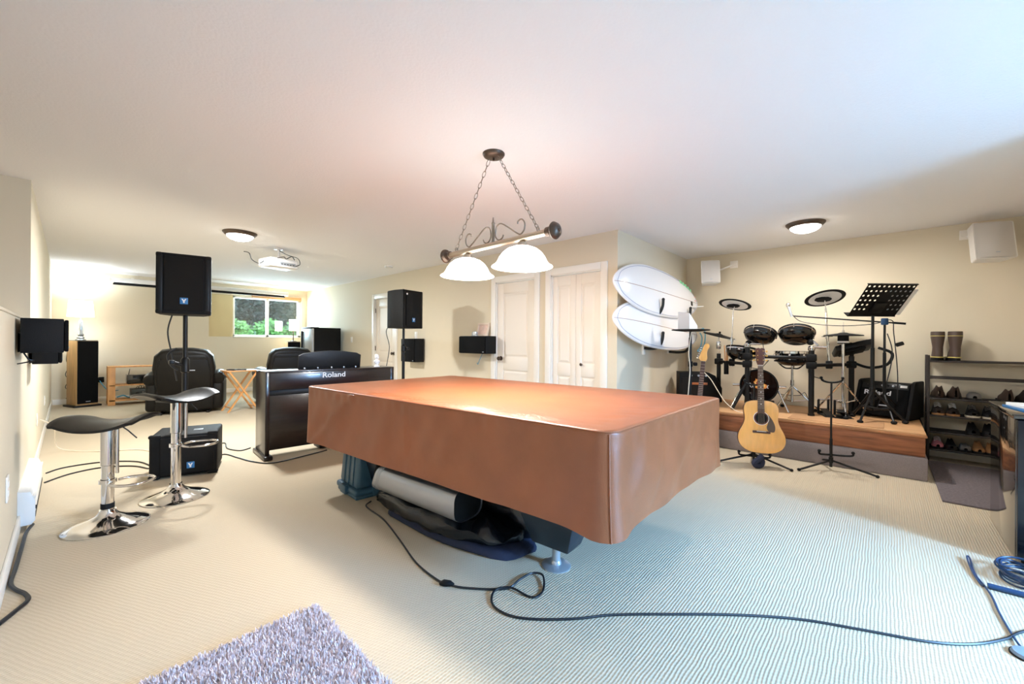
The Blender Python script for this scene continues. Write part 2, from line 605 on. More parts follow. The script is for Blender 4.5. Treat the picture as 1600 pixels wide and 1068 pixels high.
# far window
wn = bpy.data.objects.new('window_1', None)
col.objects.link(wn)
wn['kind'] = 'structure'
wn['label'] = 'white framed two-pane window high in the far wall'
f = MB()
fy0, fy1 = YF + 0.05, YF + 0.11
f.box((2.54, fy0, WZ0), (2.585, fy1, WZ1), 0.004).box((3.95, fy0, WZ0), (WX1, fy1, WZ1), 0.004).box((3.23, fy0, WZ0), (3.29, fy1, WZ1), 0.004)
f.box((2.54, fy0, WZ0), (WX1, fy1, WZ0 + 0.05), 0.004).box((2.54, fy0, WZ1 - 0.05), (WX1, fy1, WZ1), 0.004)
f.build('window_frame', M['trim'], wn)
for x0, x1 in ((2.585, 3.23), (3.29, 3.95)):
    MB().box((x0, YF + 0.075, WZ0 + 0.05), (x1, YF + 0.081, WZ1 - 0.05)).build('pane', M['pane'], wn)
MB().box((WX0 + 0.45, YF - 0.012, WZ0 - 0.012), (WX1, YF + 0.05, WZ0 + 0.004), 0.004).build('window_sill', M['trim'], wn)
MB().box((WX0, YF + 0.01, WZ0), (2.54, YF + 0.05, WZ1), 0.003).build('window_infill_panel', M['wall_plain'], wn)
# ---------------------------------------------------------------- outside the window
M['soil'] = mat('dark_bank_soil', (26, 38, 34), 0.95, var=0.5, vscale=2.5, bump=0.8, bscale=6)  # dark green-grey soil, tone varied by noise
M['leaf'] = mat('shrub_leaf', (112, 170, 100), 0.6, var=0.35, vscale=3.0)
M['leaf_dark'] = mat('dark_conifer_leaf', (20, 48, 42), 0.7, var=0.4, vscale=2.0)
M['bark'] = mat('grey_bark', (78, 70, 66), 0.9, bump=0.5, bscale=30)
def bank(u, v):
    x = -1 + 9 * u
    y = 11.6 + 5.0 * v
    z = 0.9 + 2.6 * v + 0.25 * mnoise.noise(Vector((x * 0.9, y * 0.9, 3)))
    return (x, y, z)
struct(MB().grid(bank, 40, 24).build('ground_bank', M['soil']))
def foliage(c, rr, n, size, material, parent, name='foliage'):
    vs, fs = [], []
    for _ in range(n):
        while True:
            p = Vector((rnd.uniform(-1, 1), rnd.uniform(-1, 1), rnd.uniform(-1, 1)))
            if 0.25 < p.length < 1:
                break
        p = Vector((p.x * rr[0], p.y * rr[1], p.z * rr[2])) + Vector(c)
        a = Vector((rnd.gauss(0, 1), rnd.gauss(0, 1), rnd.gauss(0, .6))).normalized()
        b = a.cross(Vector((rnd.gauss(0, 1), rnd.gauss(0, 1), rnd.gauss(0, 1)))).normalized()
        l = size * rnd.uniform(0.6, 1.3)
        k = len(vs)
        vs += [p, p + a * l * 0.5 + b * l * 0.28, p + a * l, p + a * l * 0.5 - b * l * 0.28]
        fs += [(k, k + 1, k + 2), (k, k + 2, k + 3)]
    me = bpy.data.meshes.new(name)
    me.from_pydata([tuple(v) for v in vs], [], fs)
    me.materials.append(material)
    o = bpy.data.objects.new(name, me)
    col.objects.link(o)
    o.parent = parent
    o['kind'] = 'stuff'
    return o
for i, (x, y, z, r_) in enumerate([(2.85, 12.1, 1.45, 0.38), (3.65, 12.2, 1.5, 0.40), (4.47, 12.3, 1.55, 0.40), (5.3, 12.7, 1.8, 0.40)]):
    s_ = thing('shrub', ['bright green shrub low behind the left window pane', 'bright green shrub behind the middle bar of the window', 'bright green shrub behind the right window pane', 'green shrub at the far right edge of the window'][i], 'shrub', (x, y, z - 0.45), group='shrubs on the bank outside')
    foliage((0, 0, 0.4), (r_, r_ * 0.7, r_ * 0.75), 900, 0.10, M['leaf'], s_)
    st = MB()
    for k in range(4):
        st.tube([(0, 0, -0.15), (rnd.uniform(-.2, .2), rnd.uniform(-.2, .2), 0.4)], 0.012, 5)
    st.build('stem', M['bark'], s_)
for i, (x, y, z) in enumerate([(2.7, 13.1, 1.35), (3.75, 13.35, 1.45), (4.8, 13.15, 1.35), (5.85, 13.6, 1.6)]):
    t_ = thing('conifer', ['dark green conifer seen through the left part of the window', 'dark green conifer standing behind the window bar', 'dark green conifer seen through the right window pane', 'dark green conifer at the right edge of the window view'][i], 'tree', (x, y, z - 0.3), group='conifers up the bank outside')
    foliage((0, 0, 1.2), (0.55, 0.4, 1.3), 1500, 0.16, M['leaf_dark'], t_)
    MB().tube([(0, 0, -0.3), (0.05, 0, 1.0), (0.0, 0, 2.2)], [0.09, 0.07, 0.03], 8).build('trunk', M['bark'], t_)

# ---------------------------------------------------------------- ceiling lights
def dome_light(x, y, label):
    t = thing('ceiling_light', label, 'light', (x, y, H), group='dome ceiling lights')
    MB().lathe([(0, 0), (0.175, 0), (0.172, -0.012), (0.15, -0.035), (0.135, -0.04), (0.13, -0.02), (0, -0.02)], 40).build('metal_rim', M['bronze'], t)
    MB().lathe([(0.138, -0.032), (0.128, -0.055), (0.1, -0.078), (0.06, -0.092), (0, -0.097)], 40).build('glass_dome', M['dome'], t)
    return t
dome_light(1.36, 5.62, 'bronze rimmed dome ceiling light nearest the projector')
disk_light('ceiling_lamp', (1.36, 5.62, H - 0.105), 54, (0.95, 0.98, 1.0), 0.24)
dome_light(5.22, 0.62, 'bronze rimmed dome ceiling light above the drum stage')
disk_light('ceiling_lamp', (5.22, 0.62, H - 0.105), 16, SOFT, 0.2)

# ---------------------------------------------------------------- pool table pendant
BZ = 1.845
t = thing('billiard_light', 'two-shade brushed nickel billiard light hanging on chains over the covered table', 'light', (1.93, 1.95, H), R(-2.0))
MB().lathe([(0, 0), (0.075, 0), (0.075, -0.006), (0.066, -0.02), (0.05, -0.026), (0.02, -0.03), (0, -0.03)], 32).build('canopy', M['bronze'], t)
MB().lathe([(0, -0.03), (0.006, -0.03), (0.008, -0.045), (0, -0.05)], 12).build('finial', M['bronze'], t)
bz = BZ - H
MB().cyl((0, -0.52, bz), (0, 0.52, bz), 0.021, n=20).build('bar', M['brushed'], t)
for s_ in (-1, 1):
    Mx = Matrix.Translation((0, s_ * 0.5, bz)) @ Matrix.Rotation(-s_ * PI / 2, 4, 'X')
    MB().lathe([(0.021, -0.03), (0.03, -0.028), (0.03, 0.0), (0.026, 0.004), (0.03, 0.012), (0.047, 0.02), (0.052, 0.03), (0.047, 0.038), (0.04, 0.05), (0.02, 0.06), (0.01, 0.061), (0.008, 0.067), (0, 0.068)], 24, Mx).build('end_cap', M['bronze'], t)
    # chain from canopy to bar
    a = Vector((0, s_ * 0.045, -0.03))
    b = Vector((0, s_ * 0.40, bz + 0.035))
    d = b - a
    n = 17
    ch = MB()
    for k in range(n):
        c = a + d * ((k + 0.5) / n)
        q = d.to_track_quat('X', 'Z').to_matrix().to_4x4()
        Mk = Matrix.Translation(c) @ q @ Matrix.Rotation(PI / 2 * (k % 2) + 0.5, 4, 'X')
        hl = d.length / n * 0.62
        ch.tube([(hl * math.cos(w_), 0.010 * math.sin(w_), 0) for w_ in [2 * PI * j / 12 for j in range(12)]], 0.0022, 6, True, Mk)
    ch.build('chain', M['pewter'], t)
    MB().tube([(0, s_ * 0.40, bz + 0.02 + 0.014 + 0.014 * math.cos(w_)) if False else (0.012 * math.sin(w_), s_ * 0.40, bz + 0.032 + 0.013 * math.cos(w_)) for w_ in [2 * PI * j / 14 for j in range(14)]], 0.003, 6, True).build('chain_ring', M['pewter'], t)
    # scroll
    def sc_pt(y, z):
        return (0, s_ * y, bz + z)
    pts = []
    for k in range(11):
        w_ = R(200) - R(230) * k / 10
        pts.append(sc_pt(0.055 + 0.032 * math.cos(w_) * (0.8), 0.055 + 0.034 * math.sin(w_)))
    sc1 = smooth_path([sc_pt(0.10, 0.052), sc_pt(0.085, 0.03), sc_pt(0.05, 0.026), sc_pt(0.022, 0.06), sc_pt(0.035, 0.115), sc_pt(0.075, 0.13), sc_pt(0.14, 0.095), sc_pt(0.22, 0.042), sc_pt(0.255, 0.028), sc_pt(0.285, 0.05), sc_pt(0.29, 0.09), sc_pt(0.265, 0.12), sc_pt(0.235, 0.115), sc_pt(0.228, 0.098)], 6)
    MB().tube(sc1, 0.0048, 8).build('scroll', M['pewter'], t)
    # shade
    ys = s_ * 0.27
    MB().lathe([(0, bz - 0.015), (0.018, bz - 0.02), (0.03, bz - 0.03), (0.032, bz - 0.05), (0.038, bz - 0.06)], 24, Matrix.Translation((0, ys, 0))).build('shade_holder', M['brushed'], t)
    sh = MB().lathe([(0.036, -0.052), (0.06, -0.056), (0.095, -0.07), (0.125, -0.094), (0.145, -0.122), (0.158, -0.15), (0.172, -0.168), (0.19, -0.178), (0.193, -0.182), (0.186, -0.184), (0.168, -0.175), (0.152, -0.156), (0.138, -0.126), (0.118, -0.1), (0.09, -0.077), (0.058, -0.063), (0.034, -0.059)], 48, Matrix.Translation((0, ys, bz)))
    sh = sh.build('glass_shade', M['shade'], t)
    MB().ball((0, ys, bz - 0.15), (0.034, 0.034, 0.042)).build('light_bulb', M['bulb'], t)
MB().lathe([(0, bz + 0.02), (0.011, bz + 0.02), (0.011, bz + 0.14), (0.014, bz + 0.145), (0.007, bz + 0.155), (0.004, bz + 0.185), (0, bz + 0.19)], 12).build('centre_post', M['pewter'], t)
for s_ in (-1, 1):
    point_light('billiard_bulb', (1.93 + 0.27 * s_ * math.sin(R(2.0)), 1.95 + 0.27 * s_, BZ - 0.2), 34, WARM, 0.05)

# smoke detector, projector, screen
t = thing('smoke_detector', 'small round white smoke detector on the ceiling', 'smoke detector', (3.62, 6.13, H))
MB().lathe([(0, 0), (0.07, 0), (0.07, -0.012), (0.058, -0.034), (0.03, -0.04), (0, -0.04)], 28).build('housing', M['white_plastic'], t)
MB().lathe([(0.062, -0.029), (0.064, -0.03), (0.06, -0.036), (0.058, -0.035)], 28).build('vent_ring', M['silver_plastic'], t)

t = thing('projector', 'white ceiling projector hanging in front of the screen', 'projector', (1.96, 6.2, H), R(12))
MB().box((-0.2, -0.15, -0.27), (0.2, 0.15, -0.15), 0.025, 3).build('body', M['white_plastic'], t)
MB().lathe([(0, 0), (0.06, 0), (0.06, -0.012), (0.02, -0.016), (0.02, -0.12), (0.05, -0.125), (0.05, -0.15), (0, -0.15)], 20).build('ceiling_mount', M['white_plastic'], t)
b = MB().box((-0.07, -0.153, -0.245), (0.15, -0.149, -0.20), 0.003)
b.build('port_panel', M['silver_plastic'], t)
for k in range(5):
    MB().box((-0.05 + 0.04 * k, -0.157, -0.232), (-0.032 + 0.04 * k, -0.152, -0.222), 0.001).build('port', M['black'], t)
for k in range(6):
    MB().box((-0.203, -0.09 + 0.03 * k, -0.24), (-0.199, -0.075 + 0.03 * k, -0.18), 0.001).build('vent_slot', M['silver_plastic'], t)
MB().lathe([(0, 0), (0.04, 0), (0.044, 0.012), (0.036, 0.016), (0.03, 0.008), (0, 0.008)], 20, Matrix.Translation((0.1, 0.15, -0.21)) @ Matrix.Rotation(-PI / 2, 4, 'X')).build('lens', M['gloss_black'], t)
for nm, pts in (('cord', [(0.15, -0.155, -0.23), (0.19, -0.19, -0.2), (0.17, -0.17, -0.12), (0.08, -0.08, -0.08), (0.0, -0.02, -0.03)]),
                ('cord', [(-0.1, -0.14, -0.16), (-0.02, -0.16, -0.13), (0.05, -0.1, -0.14), (0.14, -0.08, -0.09), (0.19, -0.06, -0.13)]),
                ('cord', [(-0.2, 0.0, -0.2), (-0.25, 0.02, -0.24), (-0.33, 0.04, -0.2), (-0.36, 0.05, -0.12), (-0.42, 0.06, -0.11)])):
    MB().tube(smooth_path(pts, 6), 0.005, 6).build(nm, M['cable_black'], t)

t = thing('projection_screen', 'long white roll-up projection screen case below the ceiling at the far wall', 'projection screen', (0.5, 10.62, 2.26))
MB().box((0, -0.05, 0), (3.05, 0.05, 0.085), 0.02, 3).build('case', M['white_plastic'], t)
MB().box((-0.012, -0.055, -0.005), (0.02, 0.055, 0.09), 0.01).build('end_cap', M['trim'], t)
MB().box((3.03, -0.055, -0.005), (3.062, 0.055, 0.09), 0.01).build('end_cap', M['trim'], t)
MB().box((0.06, -0.004, -0.02), (2.99, 0.004, 0.0)).build('screen_cloth', M['grille_dark'], t)
MB().cyl((0.05, 0, -0.032), (3.0, 0, -0.032), 0.016, n=12).build('weight_bar', M['black'], t)
for x in (0.3, 1.5, 2.75):
    MB().box((x, -0.02, 0.08), (x + 0.04, 0.39, 0.1), 0.004).box((x, 0.37, 0.02), (x + 0.04, 0.39, 0.1), 0.004).build('bracket', M['trim'], t)
o = MB().box((2.9, 10.955, 2.19), (4.0, 10.995, 2.27), 0.006).build('window_valance', M['valance'])
tag(o, 'oak coloured blind valance across the top of the window', 'valance')

# ---------------------------------------------------------------- loudspeakers on the walls
def wall_box(name, label, cx, cy, cz, w_, h_, d_, face, group=None, rot=0.0):
    """face = direction the grille looks, +1 along +x, -1 along -x; cx is the wall plane"""
    t = thing(name, label, 'speaker', (cx - 0.025 * face, cy, cz - h_ / 2), 0 if face > 0 else PI, group)
    MB().box((0.045, -w_ / 2, 0), (0.05 + d_ - 0.02, w_ / 2, h_), 0.004).build('cabinet', M['black_tex'], t)
    MB().box((0.05 + d_ - 0.018, -w_ / 2 + 0.006, 0.006), (0.05 + d_, w_ / 2 - 0.006, h_ - 0.006), 0.006).build('grille', M['grille_dark'], t)
    MB().hexa([(0.026, -0.07, -0.0), (0.05, -0.06, 0.01), (0.05, 0.06, 0.01), (0.026, 0.07, -0.0), (0.026, -0.07, 0.12), (0.05, -0.05, 0.1), (0.05, 0.05, 0.1), (0.026, 0.07, 0.12)]).build('wall_bracket', M['black'], t)
    MB().box((0.05 + d_, w_ / 2 - 0.05, 0.02), (0.052 + d_, w_ / 2 - 0.02, 0.03)).build('badge', M['silver_plastic'], t)
    return t
wall_box('surround_speaker', 'black surround speaker on its side on the door wall holding a picture frame', XR, 4.37, 1.15, 0.56, 0.25, 0.22, -1, 'surround speakers')
wall_box('surround_speaker', 'black upright surround speaker on the door wall behind the pole speaker', XR, 6.03, 1.04, 0.40, 0.40, 0.20, -1, 'surround speakers')
wall_box('surround_speaker', 'black surround speaker on its side on the left wall above the heater', XL, 3.95, 1.21, 0.54, 0.205, 0.185, 1, 'surround speakers')
wall_box('surround_speaker', 'black upright surround speaker on the left wall, beyond the sideways one', XL, 5.0, 1.15, 0.38, 0.31, 0.15, 1, 'surround speakers')
cable('speaker_wire', [(XR - 0.02, 4.37, 1.03), (XR - 0.05, 4.4, 0.93), (XR - 0.03, 4.46, 0.86), (XR - 0.01, 4.5, 0.88)], 0.004, M['cable_blue'], 'pale teal wire curling under the sideways speaker on the door wall', 'wire')
cable('speaker_wire', [(XL + 0.03, 3.75, 1.11), (XL + 0.05, 3.74, 1.07), (XL + 0.07, 3.74, 1.06), (XL + 0.01, 3.70, 1.045)], 0.004, M['cable_black'], 'dark wire looping under the sideways speaker on the left wall', 'wire')

t = thing('picture_frame', 'small pale framed picture leaning on the wall on the sideways black speaker', 'picture frame', (4.10, 4.36, 1.275), R(-90))
Mx = Matrix.Rotation(R(-13), 4, 'X')
f = MB()
for lo, hi in (((-0.125, -0.012, 0), (0.125, 0.006, 0.03)), ((-0.125, -0.012, 0.17), (0.125, 0.006, 0.2)), ((-0.125, -0.012, 0.03), (-0.095, 0.006, 0.17)), ((0.095, -0.012, 0.03), (0.125, 0.006, 0.17))):
    f.box(lo, hi, 0.003, M=Mx)
f.build('frame', mat('pale_wood_frame', (226, 204, 184), 0.5, bump=0.03), t)
MB().box((-0.095, 0.0, 0.03), (0.095, 0.004, 0.17), M=Mx).build('picture', mat('pink_print', (232, 200, 184), 0.6, var=0.12, vscale=14), t)
t = thing('desk_clock', 'tiny silver clock standing before the pale picture frame', 'clock', (4.01, 4.40, 1.275), R(-90))
MB().prism([(0.05 * math.cos(w_) * (1.0), 0.035 + 0.035 * math.sin(w_)) for w_ in [2 * PI * k / 20 for k in range(20)]], 0.03, 0.005, M=STAND).box((-0.06, -0.035, 0), (0.06, 0.005, 0.012), 0.003).build('case', M['silver_plastic'], t)
MB().lathe([(0, 0.0), (0.026, 0.0), (0.026, 0.002), (0, 0.002)], 20, Matrix.Translation((0, -0.03, 0.037)) @ Matrix.Rotation(PI / 2, 4, 'X')).build('dial', M['paper'], t)

# wall plates
def plate(name, label, loc, w_=0.075, h_=0.12, n=Vector((1, 0, 0)), toggles=True, cat='outlet'):
    t = thing(name, label, cat, loc, math.atan2(n.y, n.x))
    MB().box((0, -w_ / 2, -h_ / 2), (0.007, w_ / 2, h_ / 2), 0.003).build('cover_plate', M['white_plastic'], t)
    for z in (-0.022, 0.022):
        MB().box((0.005, -0.017, z - 0.015), (0.010, 0.017, z + 0.015), 0.004).build('socket' if cat == 'outlet' else 'rocker', M['trim'], t)
    return t
plate('wall_outlet', 'white double outlet on the left wall above the near end of the heater', (XL, 3.28, 0.43), 0.08, 0.13)
plate('wall_outlet', 'white outlet on the left wall with a white cord plugged in', (XL, 6.10, 0.40))
plate('wall_outlet', 'white outlet on the left wall, farthest along towards the tower speaker', (XL, 7.92, 0.40))
plate('light_switch', 'white light switch on the door wall beside the tall fridge', (XR, 8.52, 1.22), n=Vector((-1, 0, 0)), cat='switch')
plate('light_switch', 'white light switch on the door wall just above the upright speaker', (XR, 6.10, 1.30), n=Vector((-1, 0, 0)), cat='switch')
t = thing('wall_outlet', 'black power outlet box on the far wall left of the pine shelf', 'outlet', (0.36, YF, 0.42))
MB().box((-0.10, -0.03, -0.05), (0.10, 0, 0.05), 0.006).build('box', M['black'], t)
for x in (-0.05, 0.05):
    MB().cyl((x, -0.031, 0), (x, -0.036, 0), 0.02, n=14).build('socket', M['rubber'], t)

# baseboard heater
t = thing('baseboard_heater', 'long white electric baseboard heater at the foot of the left wall', 'heater', (XL, 3.95, 0))
MB().prism([(0.0, 0.03), (0.055, 0.03), (0.07, 0.05), (0.07, 0.17), (0.05, 0.225), (0.0, 0.235)], 1.1, 0.003, M=Matrix(((1, 0, 0, 0), (0, 0, 1, 0), (0, 1, 0, 0), (0, 0, 0, 1)))).build('casing', M['white_plastic'], t)
MB().box((0.066, 0.05, 0.055), (0.073, 1.05, 0.075)).build('air_slot', M['black'], t)
MB().box((0.058, 0.02, 0.182), (0.074, 1.08, 0.196), 0.003).build('front_lip', M['trim'], t)
MB().prism([(0.0, 0.025), (0.057, 0.025), (0.073, 0.048), (0.073, 0.172), (0.052, 0.23), (0.0, 0.24)], 0.012, 0.002, M=Matrix.Translation((0, -0.006, 0)) @ Matrix(((1, 0, 0, 0), (0, 0, 1, 0), (0, 1, 0, 0), (0, 0, 0, 1)))).build('end_cap', M['white_plastic'], t)
MB().cyl((0.069, 0.04, 0.12), (0.078, 0.04, 0.12), 0.012, n=12).build('thermostat_knob', M['black'], t)

# ---------------------------------------------------------------- tower speakers and lamps
def tower(label, x, y, rz, h_=1.16):
    t = thing('tower_speaker', label, 'speaker', (x, y, 0), rz, 'tower speakers')
    MB().box((-0.14, -0.17, 0.03), (0.14, 0.20, h_), 0.006).build('cabinet', M['tower_wood'], t)
    MB().box((-0.135, -0.195, 0.06), (0.135, -0.171, h_ - 0.005), 0.008).build('grille', M['grille_dark'], t)
    MB().box((-0.137, -0.172, h_), (0.137, 0.195, h_ + 0.008), 0.003).build('top_panel', M['black'], t)
    MB().box((-0.18, -0.21, 0), (0.18, 0.22, 0.03), 0.008).build('plinth', M['black'], t)
    text('badge', 'L', 0.03, M['silver_print'], t, Matrix.Translation((0.0, -0.196, 0.10)) @ STAND) if False else MB().box((-0.03, -0.198, 0.09), (0.03, -0.194, 0.1)).build('badge', M['silver_plastic'], t)
    return t
tower('tall black tower speaker in the left corner with oak side and glass lamp', 0.17, 10.52, R(19))
tower('black tower speaker under the window with a slim lamp on top', 3.68, 10.62, R(-8))

t = thing('table_lamp', 'table lamp with clear glass column and white drum shade on the left tower speaker', 'lamp', (0.14, 10.52, 1.168))
MB().lathe([(0, 0), (0.07, 0), (0.07, 0.015), (0.05, 0.03), (0.055, 0.05), (0.035, 0.07), (0.045, 0.1), (0.03, 0.13), (0.036, 0.2), (0.026, 0.3), (0.03, 0.33), (0.018, 0.35), (0.018, 0.36), (0, 0.36)], 28).build('base', M['crystal'], t)
MB().cyl((0, 0, 0.36), (0, 0, 0.5), 0.008, n=10).build('stem', M['brushed'], t)
MB().lathe([(0.17, 0.42), (0.15, 0.70), (0.146, 0.70), (0.166, 0.42)], 36).build('lamp_shade', M['fabric_shade'], t)
MB().lathe([(0, 0.49), (0.02, 0.49), (0.035, 0.53), (0.02, 0.57), (0, 0.58)], 14).build('bulb', M['bulb'], t)
point_light('table_lamp_bulb', (0.14, 10.52, 1.168 + 0.62), 12, (0.6, 0.82, 1.0), 0.06)

t = thing('table_lamp', 'slim table lamp with cream tube shade on the speaker below the window', 'lamp', (3.68, 10.58, 1.168))
MB().lathe([(0, 0), (0.07, 0), (0.07, 0.012), (0.012, 0.02), (0.01, 0.3), (0, 0.3)], 20).build('base', M['bronze'], t)
MB().cyl((0, 0, 0.3), (0, 0, 0.42), 0.006, n=8).build('stem', M['bronze'], t)
MB().lathe([(0.09, 0.26), (0.09, 0.53), (0.087, 0.53), (0.087, 0.26)], 30).build('lamp_shade', M['fabric_shade_warm'], t)
MB().lathe([(0, 0.36), (0.018, 0.36), (0.03, 0.40), (0.018, 0.44), (0, 0.45)], 14).build('bulb', M['bulb'], t)
point_light('slim_lamp_bulb', (3.68, 10.58, 1.168 + 0.48), 9, (1.0, 0.82, 0.55), 0.05)

# tall fridge
t = thing('fridge', 'tall black fridge with a silver front against the door wall below the window end', 'fridge', (3.5, 8.85, 0))
MB().box((0, 0, 0.04), (0.56, 0.56, 1.47), 0.008).build('cabinet', M['black_tex'], t)
MB().box((-0.055, 0.004, 0.06), (-0.006, 0.556, 0.92), 0.012).build('door', mat('brushed_steel_door', (186, 190, 194), 0.35, metal=0.7, bump=0.05, bscale=200, stretch=(1, 1, 20)), t)
MB().box((-0.055, 0.004, 0.93), (-0.006, 0.556, 1.45), 0.012).build('door', bpy.data.materials['brushed_steel_door'], t)
MB().box((-0.07, 0.03, 1.452), (0.1, 0.53, 1.48), 0.008).build('hinge_cover', M['black'], t)
MB().box((-0.085, 0.50, 0.98), (-0.05, 0.53, 1.4), 0.008).build('handle', M['black'], t)
for x in (0.06, 0.5):
    for y in (0.06, 0.5):
        MB().cyl((x, y, 0), (x, y, 0.045), 0.02, n=10).build('foot', M['black'], t)

# ---------------------------------------------------------------- pine shelf with equipment
t = thing('pine_shelf', 'low open pine shelf unit against the far wall', 'shelf', (0.47, 10.2, 0))
for x in (0.0, 1.12):
    e = MB().box((x, 0, 0), (x + 0.10, 0.03, 0.68), 0.004).box((x, 0.32, 0), (x + 0.10, 0.35, 0.68), 0.004)
    e.build('end_frame', M['pine'], t)
MB().box((0, 0, 0.68), (1.22, 0.36, 0.70), 0.004).build('top', M['pine'], t)
MB().box((0.02, 0.0, 0.345), (1.2, 0.35, 0.365), 0.003).build('shelf', M['pine'], t)
MB().box((0.02, 0.0, 0.07), (1.2, 0.35, 0.10), 0.003).build('shelf', M['pine'], t)
t = thing('media_player', 'wide black media player with two antennas on the middle pine shelf', 'media player', (1.0, 10.22, 0.365))
MB().box((-0.28, 0.0, 0.012), (0.28, 0.3, 0.17), 0.008).build('housing', M['gloss_black'], t)
MB().cyl((0, -0.004, 0.09), (0, 0.0, 0.09), 0.03, n=18).build('dial', M['black'], t)
for x in (-0.24, 0.16):
    MB().cyl((x, 0.25, 0.16), (x + 0.02, 0.27, 0.27), 0.006, 0.004, 8).build('antenna', M['black'], t)
for x in (-0.24, 0.24):
    MB().cyl((x, 0.05, 0), (x, 0.05, 0.014), 0.018, n=10).cyl((x, 0.25, 0), (x, 0.25, 0.014), 0.018, n=10).build('feet', M['rubber'], t)
t = thing('receiver', 'black audio receiver on the bottom pine shelf', 'receiver', (1.06, 10.22, 0.10))
MB().box((-0.28, 0, 0.012), (0.28, 0.31, 0.17), 0.006).build('housing', mat('charcoal_metal', (44, 50, 48), 0.4, metal=0.3, bump=0.04), t)
for x in (-0.2, 0.2):
    MB().cyl((x, -0.014, 0.09), (x, 0.0, 0.09), 0.028, n=18).build('dial', M['black'], t)
MB().box((-0.13, -0.003, 0.06), (0.13, 0.001, 0.12), 0.002).build('display', M['gloss_black'], t)
for x in (-0.24, 0.24):
    MB().cyl((x, 0.05, 0), (x, 0.05, 0.014), 0.018, n=10).cyl((x, 0.25, 0), (x, 0.25, 0.014), 0.018, n=10).build('feet', M['rubber'], t)
for k, (a, b) in enumerate([((0.4, 10.98, 0.40), (0.62, 10.45, 0.25))]):
    cable('power_cord', [a, (a[0] + 0.05, 10.85, 0.3), (0.52, 10.7, 0.22), b], 0.008, M['cable_blue'], 'teal cord drooping from the black outlet box behind the pine shelf', 'cord')
cable('power_cord', [(0.60, 10.35, 0.13), (0.68, 10.32, 0.16), (0.75, 10.36, 0.12), (0.80, 10.34, 0.13)], 0.012, M['cable_blue'], 'teal cord lying on the bottom pine shelf beside the receiver', 'cord')
o = MB()
for k in range(9):
    x = 0.86 + 0.035 * k
    o.tube(smooth_path([(x, 10.42, 0.27), (x + 0.02, 10.36, 0.31 + 0.02 * (k % 3)), (x + 0.04, 10.40, 0.28)], 4), 0.004, 5)
tag(o.build('wire_tangle', M['cable_black']), 'tangle of thin black wires on top of the receiver', 'wire', kind='stuff')
cable('speaker_wire', [(-0.02, 10.95, 0.95), (-0.03, 10.9, 0.8), (0.0, 10.86, 0.7), (-0.04, 10.85, 0.55), (0.0, 10.84, 0.45), (-0.04, 10.85, 0.32), (0.02, 10.8, 0.25), (-0.03, 10.78, 0.12)], 0.005, M['cable_black'], 'dark wire zigzagging down behind the left tower speaker', 'wire')
# ---------------------------------------------------------------- recliners
def recliner(label, x, y, rz):
    t = thing('recliner', label, 'armchair', (x, y, 0), rz, 'black leather recliners')
    # faces +y, back towards -y
    MB().box((-0.30, -0.18, 0.28), (0.30, 0.42, 0.47), 0.07, 4).build('seat_cushion', M['leather_black'], t)
    Mb = Matrix.Translation((0, -0.22, 0.30)) @ Matrix.Rotation(R(13), 4, 'X')
    b = MB()
    b.prism([(-0.36, 0.0), (0.36, 0.0), (0.40, 0.45), (0.37, 0.66), (0.28, 0.75), (0.1, 0.78), (-0.1, 0.78), (-0.28, 0.75), (-0.37, 0.66), (-0.40, 0.45)], 0.2, 0.06, 4, M=Mb @ Matrix.Translation((0, 0.08, 0)) @ STAND)
    b.build('backrest', M['leather_black'], t)
    MB().box((-0.34, -0.13, 0.46), (0.34, 0.16, 0.74), 0.09, 4, M=Mb).build('head_cushion', M['leather_black'], t)
    MB().prism([(-0.33, 0.02), (0.33, 0.02), (0.34, 0.40), (0.30, 0.62), (-0.30, 0.62), (-0.34, 0.40)], 0.03, 0.012, 2, M=Mb @ Matrix.Translation((0, -0.105, 0)) @ STAND).build('back_panel', M['leather_black'], t)
    for s_ in (-1, 1):
        a = MB().box((s_ * 0.40 - 0.10, -0.30, 0.05), (s_ * 0.40 + 0.10, 0.44, 0.52), 0.05, 3)
        a.build('arm', M['leather_black'], t)
        MB().tube(smooth_path([(s_ * 0.41, -0.34, 0.54), (s_ * 0.42, -0.2, 0.58), (s_ * 0.42, 0.15, 0.58), (s_ * 0.41, 0.44, 0.55)], 5), [0.06] + [0.105] * 14 + [0.08], 14).build('arm_pad', M['leather_black'], t)
    MB().box((-0.37, -0.36, 0.06), (0.37, -0.28, 0.40), 0.03, 3).build('back_skirt', M['leather_black'], t)
    MB().box((-0.30, 0.38, 0.08), (0.30, 0.47, 0.42), 0.04, 3).build('footrest', M['leather_black'], t)
    bs = MB()
    for xx in (-0.3, 0.3):
        bs.box((xx - 0.02, -0.36, 0.0), (xx + 0.02, 0.36, 0.035), 0.005)
    bs.box((-0.3, -0.2, 0.015), (0.3, -0.16, 0.05), 0.004).box((-0.3, 0.16, 0.015), (0.3, 0.2, 0.05), 0.004)
    for xx in (-0.28, 0.28):
        bs.box((xx - 0.02, -0.1, 0.03), (xx + 0.02, 0.1, 0.12), 0.004)
    bs.build('metal_base', M['dark_metal'], t)
    return t
recliner('black leather recliner seen from behind, left of the folding wooden table', 1.36, 8.62, R(-16))
recliner('black leather recliner seen from behind, half hidden by the digital piano', 2.88, 8.62, R(-6))

